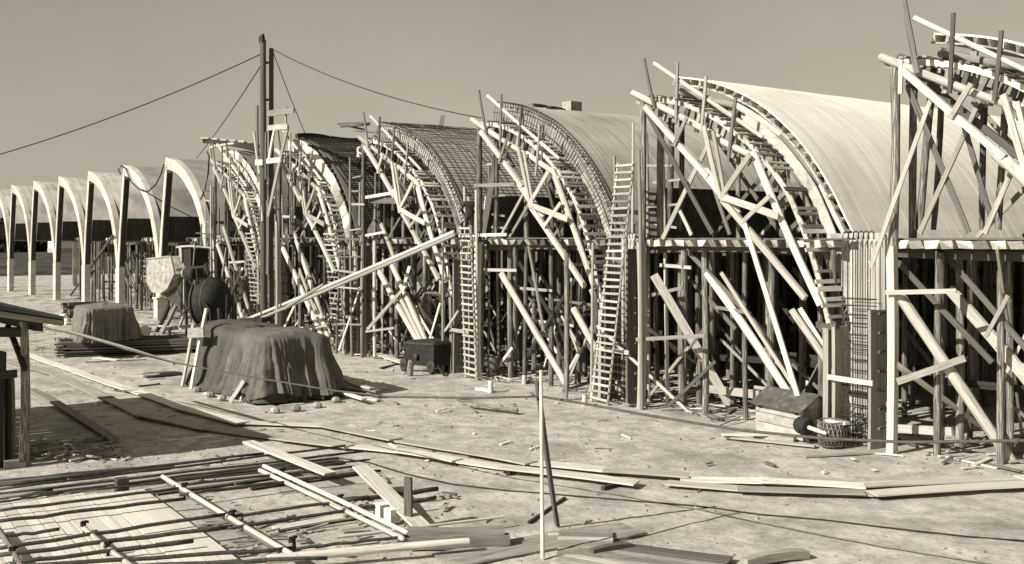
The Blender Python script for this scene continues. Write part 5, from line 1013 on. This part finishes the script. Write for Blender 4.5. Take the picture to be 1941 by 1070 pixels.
# ------------------------------------------------------------------ workers
def person(label, base, rz, pose, mats, hat):
    """pose: dict of joints in metres, standing at the origin facing -Y"""
    t = thing('person', label, 'person', base)
    J = pose; order = ['pelvis', 'belly', 'chest', 'neck', 'head', 'crown', 'lsh', 'lel', 'lwr', 'lha', 'rsh', 'rel', 'rwr', 'rha', 'lhip', 'lkn', 'lan', 'lto', 'rhip', 'rkn', 'ran', 'rto']
    rad = dict(pelvis=(.16, .12), belly=(.15, .11), chest=(.17, .12), neck=(.055, .06), head=(.09, .105), crown=(.075, .085), lsh=(.075, .075), rsh=(.075, .075), lel=(.055, .055), rel=(.055, .055), lwr=(.04, .04), rwr=(.04, .04), lha=(.03, .045), rha=(.03, .045), lhip=(.1, .1), rhip=(.1, .1), lkn=(.07, .07), rkn=(.07, .07), lan=(.055, .055), ran=(.055, .055), lto=(.045, .04), rto=(.045, .04))
    E_ = [('pelvis', 'belly'), ('belly', 'chest'), ('chest', 'neck'), ('neck', 'head'), ('head', 'crown'), ('chest', 'lsh'), ('lsh', 'lel'), ('lel', 'lwr'), ('lwr', 'lha'), ('chest', 'rsh'), ('rsh', 'rel'), ('rel', 'rwr'), ('rwr', 'rha'), ('pelvis', 'lhip'), ('lhip', 'lkn'), ('lkn', 'lan'), ('lan', 'lto'), ('pelvis', 'rhip'), ('rhip', 'rkn'), ('rkn', 'ran'), ('ran', 'rto')]
    rot = Matrix.Rotation(rz, 4, 'Z'); me = bpy.data.meshes.new('skeleton'); me.from_pydata([tuple(rot @ Vector(J[n])) for n in order], [(order.index(a), order.index(b)) for a, b in E_], [])
    o = bpy.data.objects.new('skeleton', me); COL.objects.link(o); md = o.modifiers.new('skin', 'SKIN'); sv = me.skin_vertices[0].data
    for i, n in enumerate(order): sv[i].radius = rad[n]
    sv[0].use_root = True; sb = o.modifiers.new('sub', 'SUBSURF'); sb.levels = 2
    dg = bpy.context.evaluated_depsgraph_get(); dg.update(); m2 = bpy.data.meshes.new_from_object(o.evaluated_get(dg)); bpy.data.objects.remove(o)
    m2.materials.clear(); [m2.materials.append(M[x]) for x in mats]           # jacket, trousers, skin
    inv = rot.inverted(); pz = J['pelvis'][2]; nk = Vector(J['neck']); hands = [Vector(J[n]) for n in ('lha', 'rha')]
    for p in m2.polygons:
        c = inv @ p.center; p.use_smooth = True
        p.material_index = 2 if (c-Vector(J['head'])).length < .19 and (c-Vector(J['head'])).z > -.14 or min((c-h).length for h in hands) < .10 else (1 if c.z < pz+.02 else 0)
    b = bpy.data.objects.new('body', m2); COL.objects.link(b); b.parent = t
    hd = rot @ Vector(J['head']); cr_ = rot @ Vector(J['crown']); base = Vector(base)
    h = lathe('cap', base+cr_+Vector((0, 0, -.015)), (cr_-hd), [(0, .112), (.035, .115), (.075, .1), (.11, .05)], hat, t, 14); fwd = rot @ Vector((0, -1, 0))
    T(t, 'cap_peak', base+cr_+fwd*.08, base+cr_+fwd*.19+Vector((0, 0, -.02)), .15, .015, hat); 
    T(t, 'nose', base+hd+fwd*.09+Vector((0, 0, .02)), base+hd+fwd*.125+Vector((0, 0, -.015)), .03, .03, 'skin')
    for s_ in ('l', 'r'):                                                       # five fingers on each hand
        ha, wr = rot @ Vector(J[s_+'ha']), rot @ Vector(J[s_+'wr']); d_ = (ha-wr).normalized(); sd = d_.orthogonal().normalized(); bend = d_.cross(sd)
        for i, (o_, L_) in enumerate(((-.03, .065), (-.01, .075), (.01, .07), (.03, .055))):
            p0 = base+ha+sd*o_; tube('finger', [p0, p0+d_*L_*.5, p0+d_*L_*.8+bend*.02, p0+d_*L_*.85+bend*.045], .009, 'skin', t, 6)
        p0 = base+ha+sd*.04-d_*.03; tube('thumb', [p0, p0+sd*.03+d_*.02, p0+sd*.035+d_*.05], .010, 'skin', t, 6)
    return t
STAND = dict(pelvis=(0, .05, .92), belly=(0, .02, 1.1), chest=(0, -.06, 1.32), neck=(0, -.11, 1.5), head=(0, -.15, 1.6), crown=(0, -.16, 1.68), lsh=(.19, -.07, 1.4), lel=(.30, .02, 1.13), lwr=(.2, -.18, .98), lha=(.16, -.26, .96), rsh=(-.19, -.07, 1.4), rel=(-.32, -.02, 1.14), rwr=(-.2, -.2, 1.0), rha=(-.15, -.28, .98), lhip=(.1, .05, .86), lkn=(.12, -.01, .48), lan=(.12, .06, .07), lto=(.14, -.12, .03), rhip=(-.1, .05, .86), rkn=(-.12, .02, .48), ran=(-.13, .1, .07), rto=(-.15, -.08, .03))
wp = PY(889, 441, 24.3); wp.z = 5.48
person('person in dark jacket and cap standing on the deck above the ladder', wp, math.radians(-115), STAND, ('cloth_dark', 'cloth_dark', 'skin'), 'cloth_dark')
SIT = dict(pelvis=(0, .1, .5), belly=(0, .05, .67), chest=(0, -.08, .88), neck=(0, -.16, 1.04), head=(0, -.22, 1.13), crown=(0, -.24, 1.2), lsh=(.19, -.1, .96), lel=(.28, -.25, .75), lwr=(.16, -.42, .62), lha=(.12, -.48, .58), rsh=(-.19, -.1, .96), rel=(-.28, -.22, .74), rwr=(-.2, -.42, .66), rha=(-.16, -.5, .62), lhip=(.1, .08, .46), lkn=(.14, -.34, .5), lan=(.14, -.14, .07), lto=(.15, -.3, .03), rhip=(-.1, .08, .46), rkn=(-.16, -.32, .48), ran=(-.15, -.1, .07), rto=(-.17, -.27, .03))
u4 = 6.0; z4 = at_u(shN, u4); Xw = colx(4)+u4
wq = PY(683, 318, 26.3); wq.x = max(wq.x, colx(4)+3); zz = at_u(shN, wq.x-colx(4))
person('person in white shirt crouching on the dark roof beside the mesh bay', Vector((wq.x, 26.3, zz+.05)), math.radians(90), SIT, ('cloth_white', 'cloth_dark', 'skin'), 'cloth_dark')
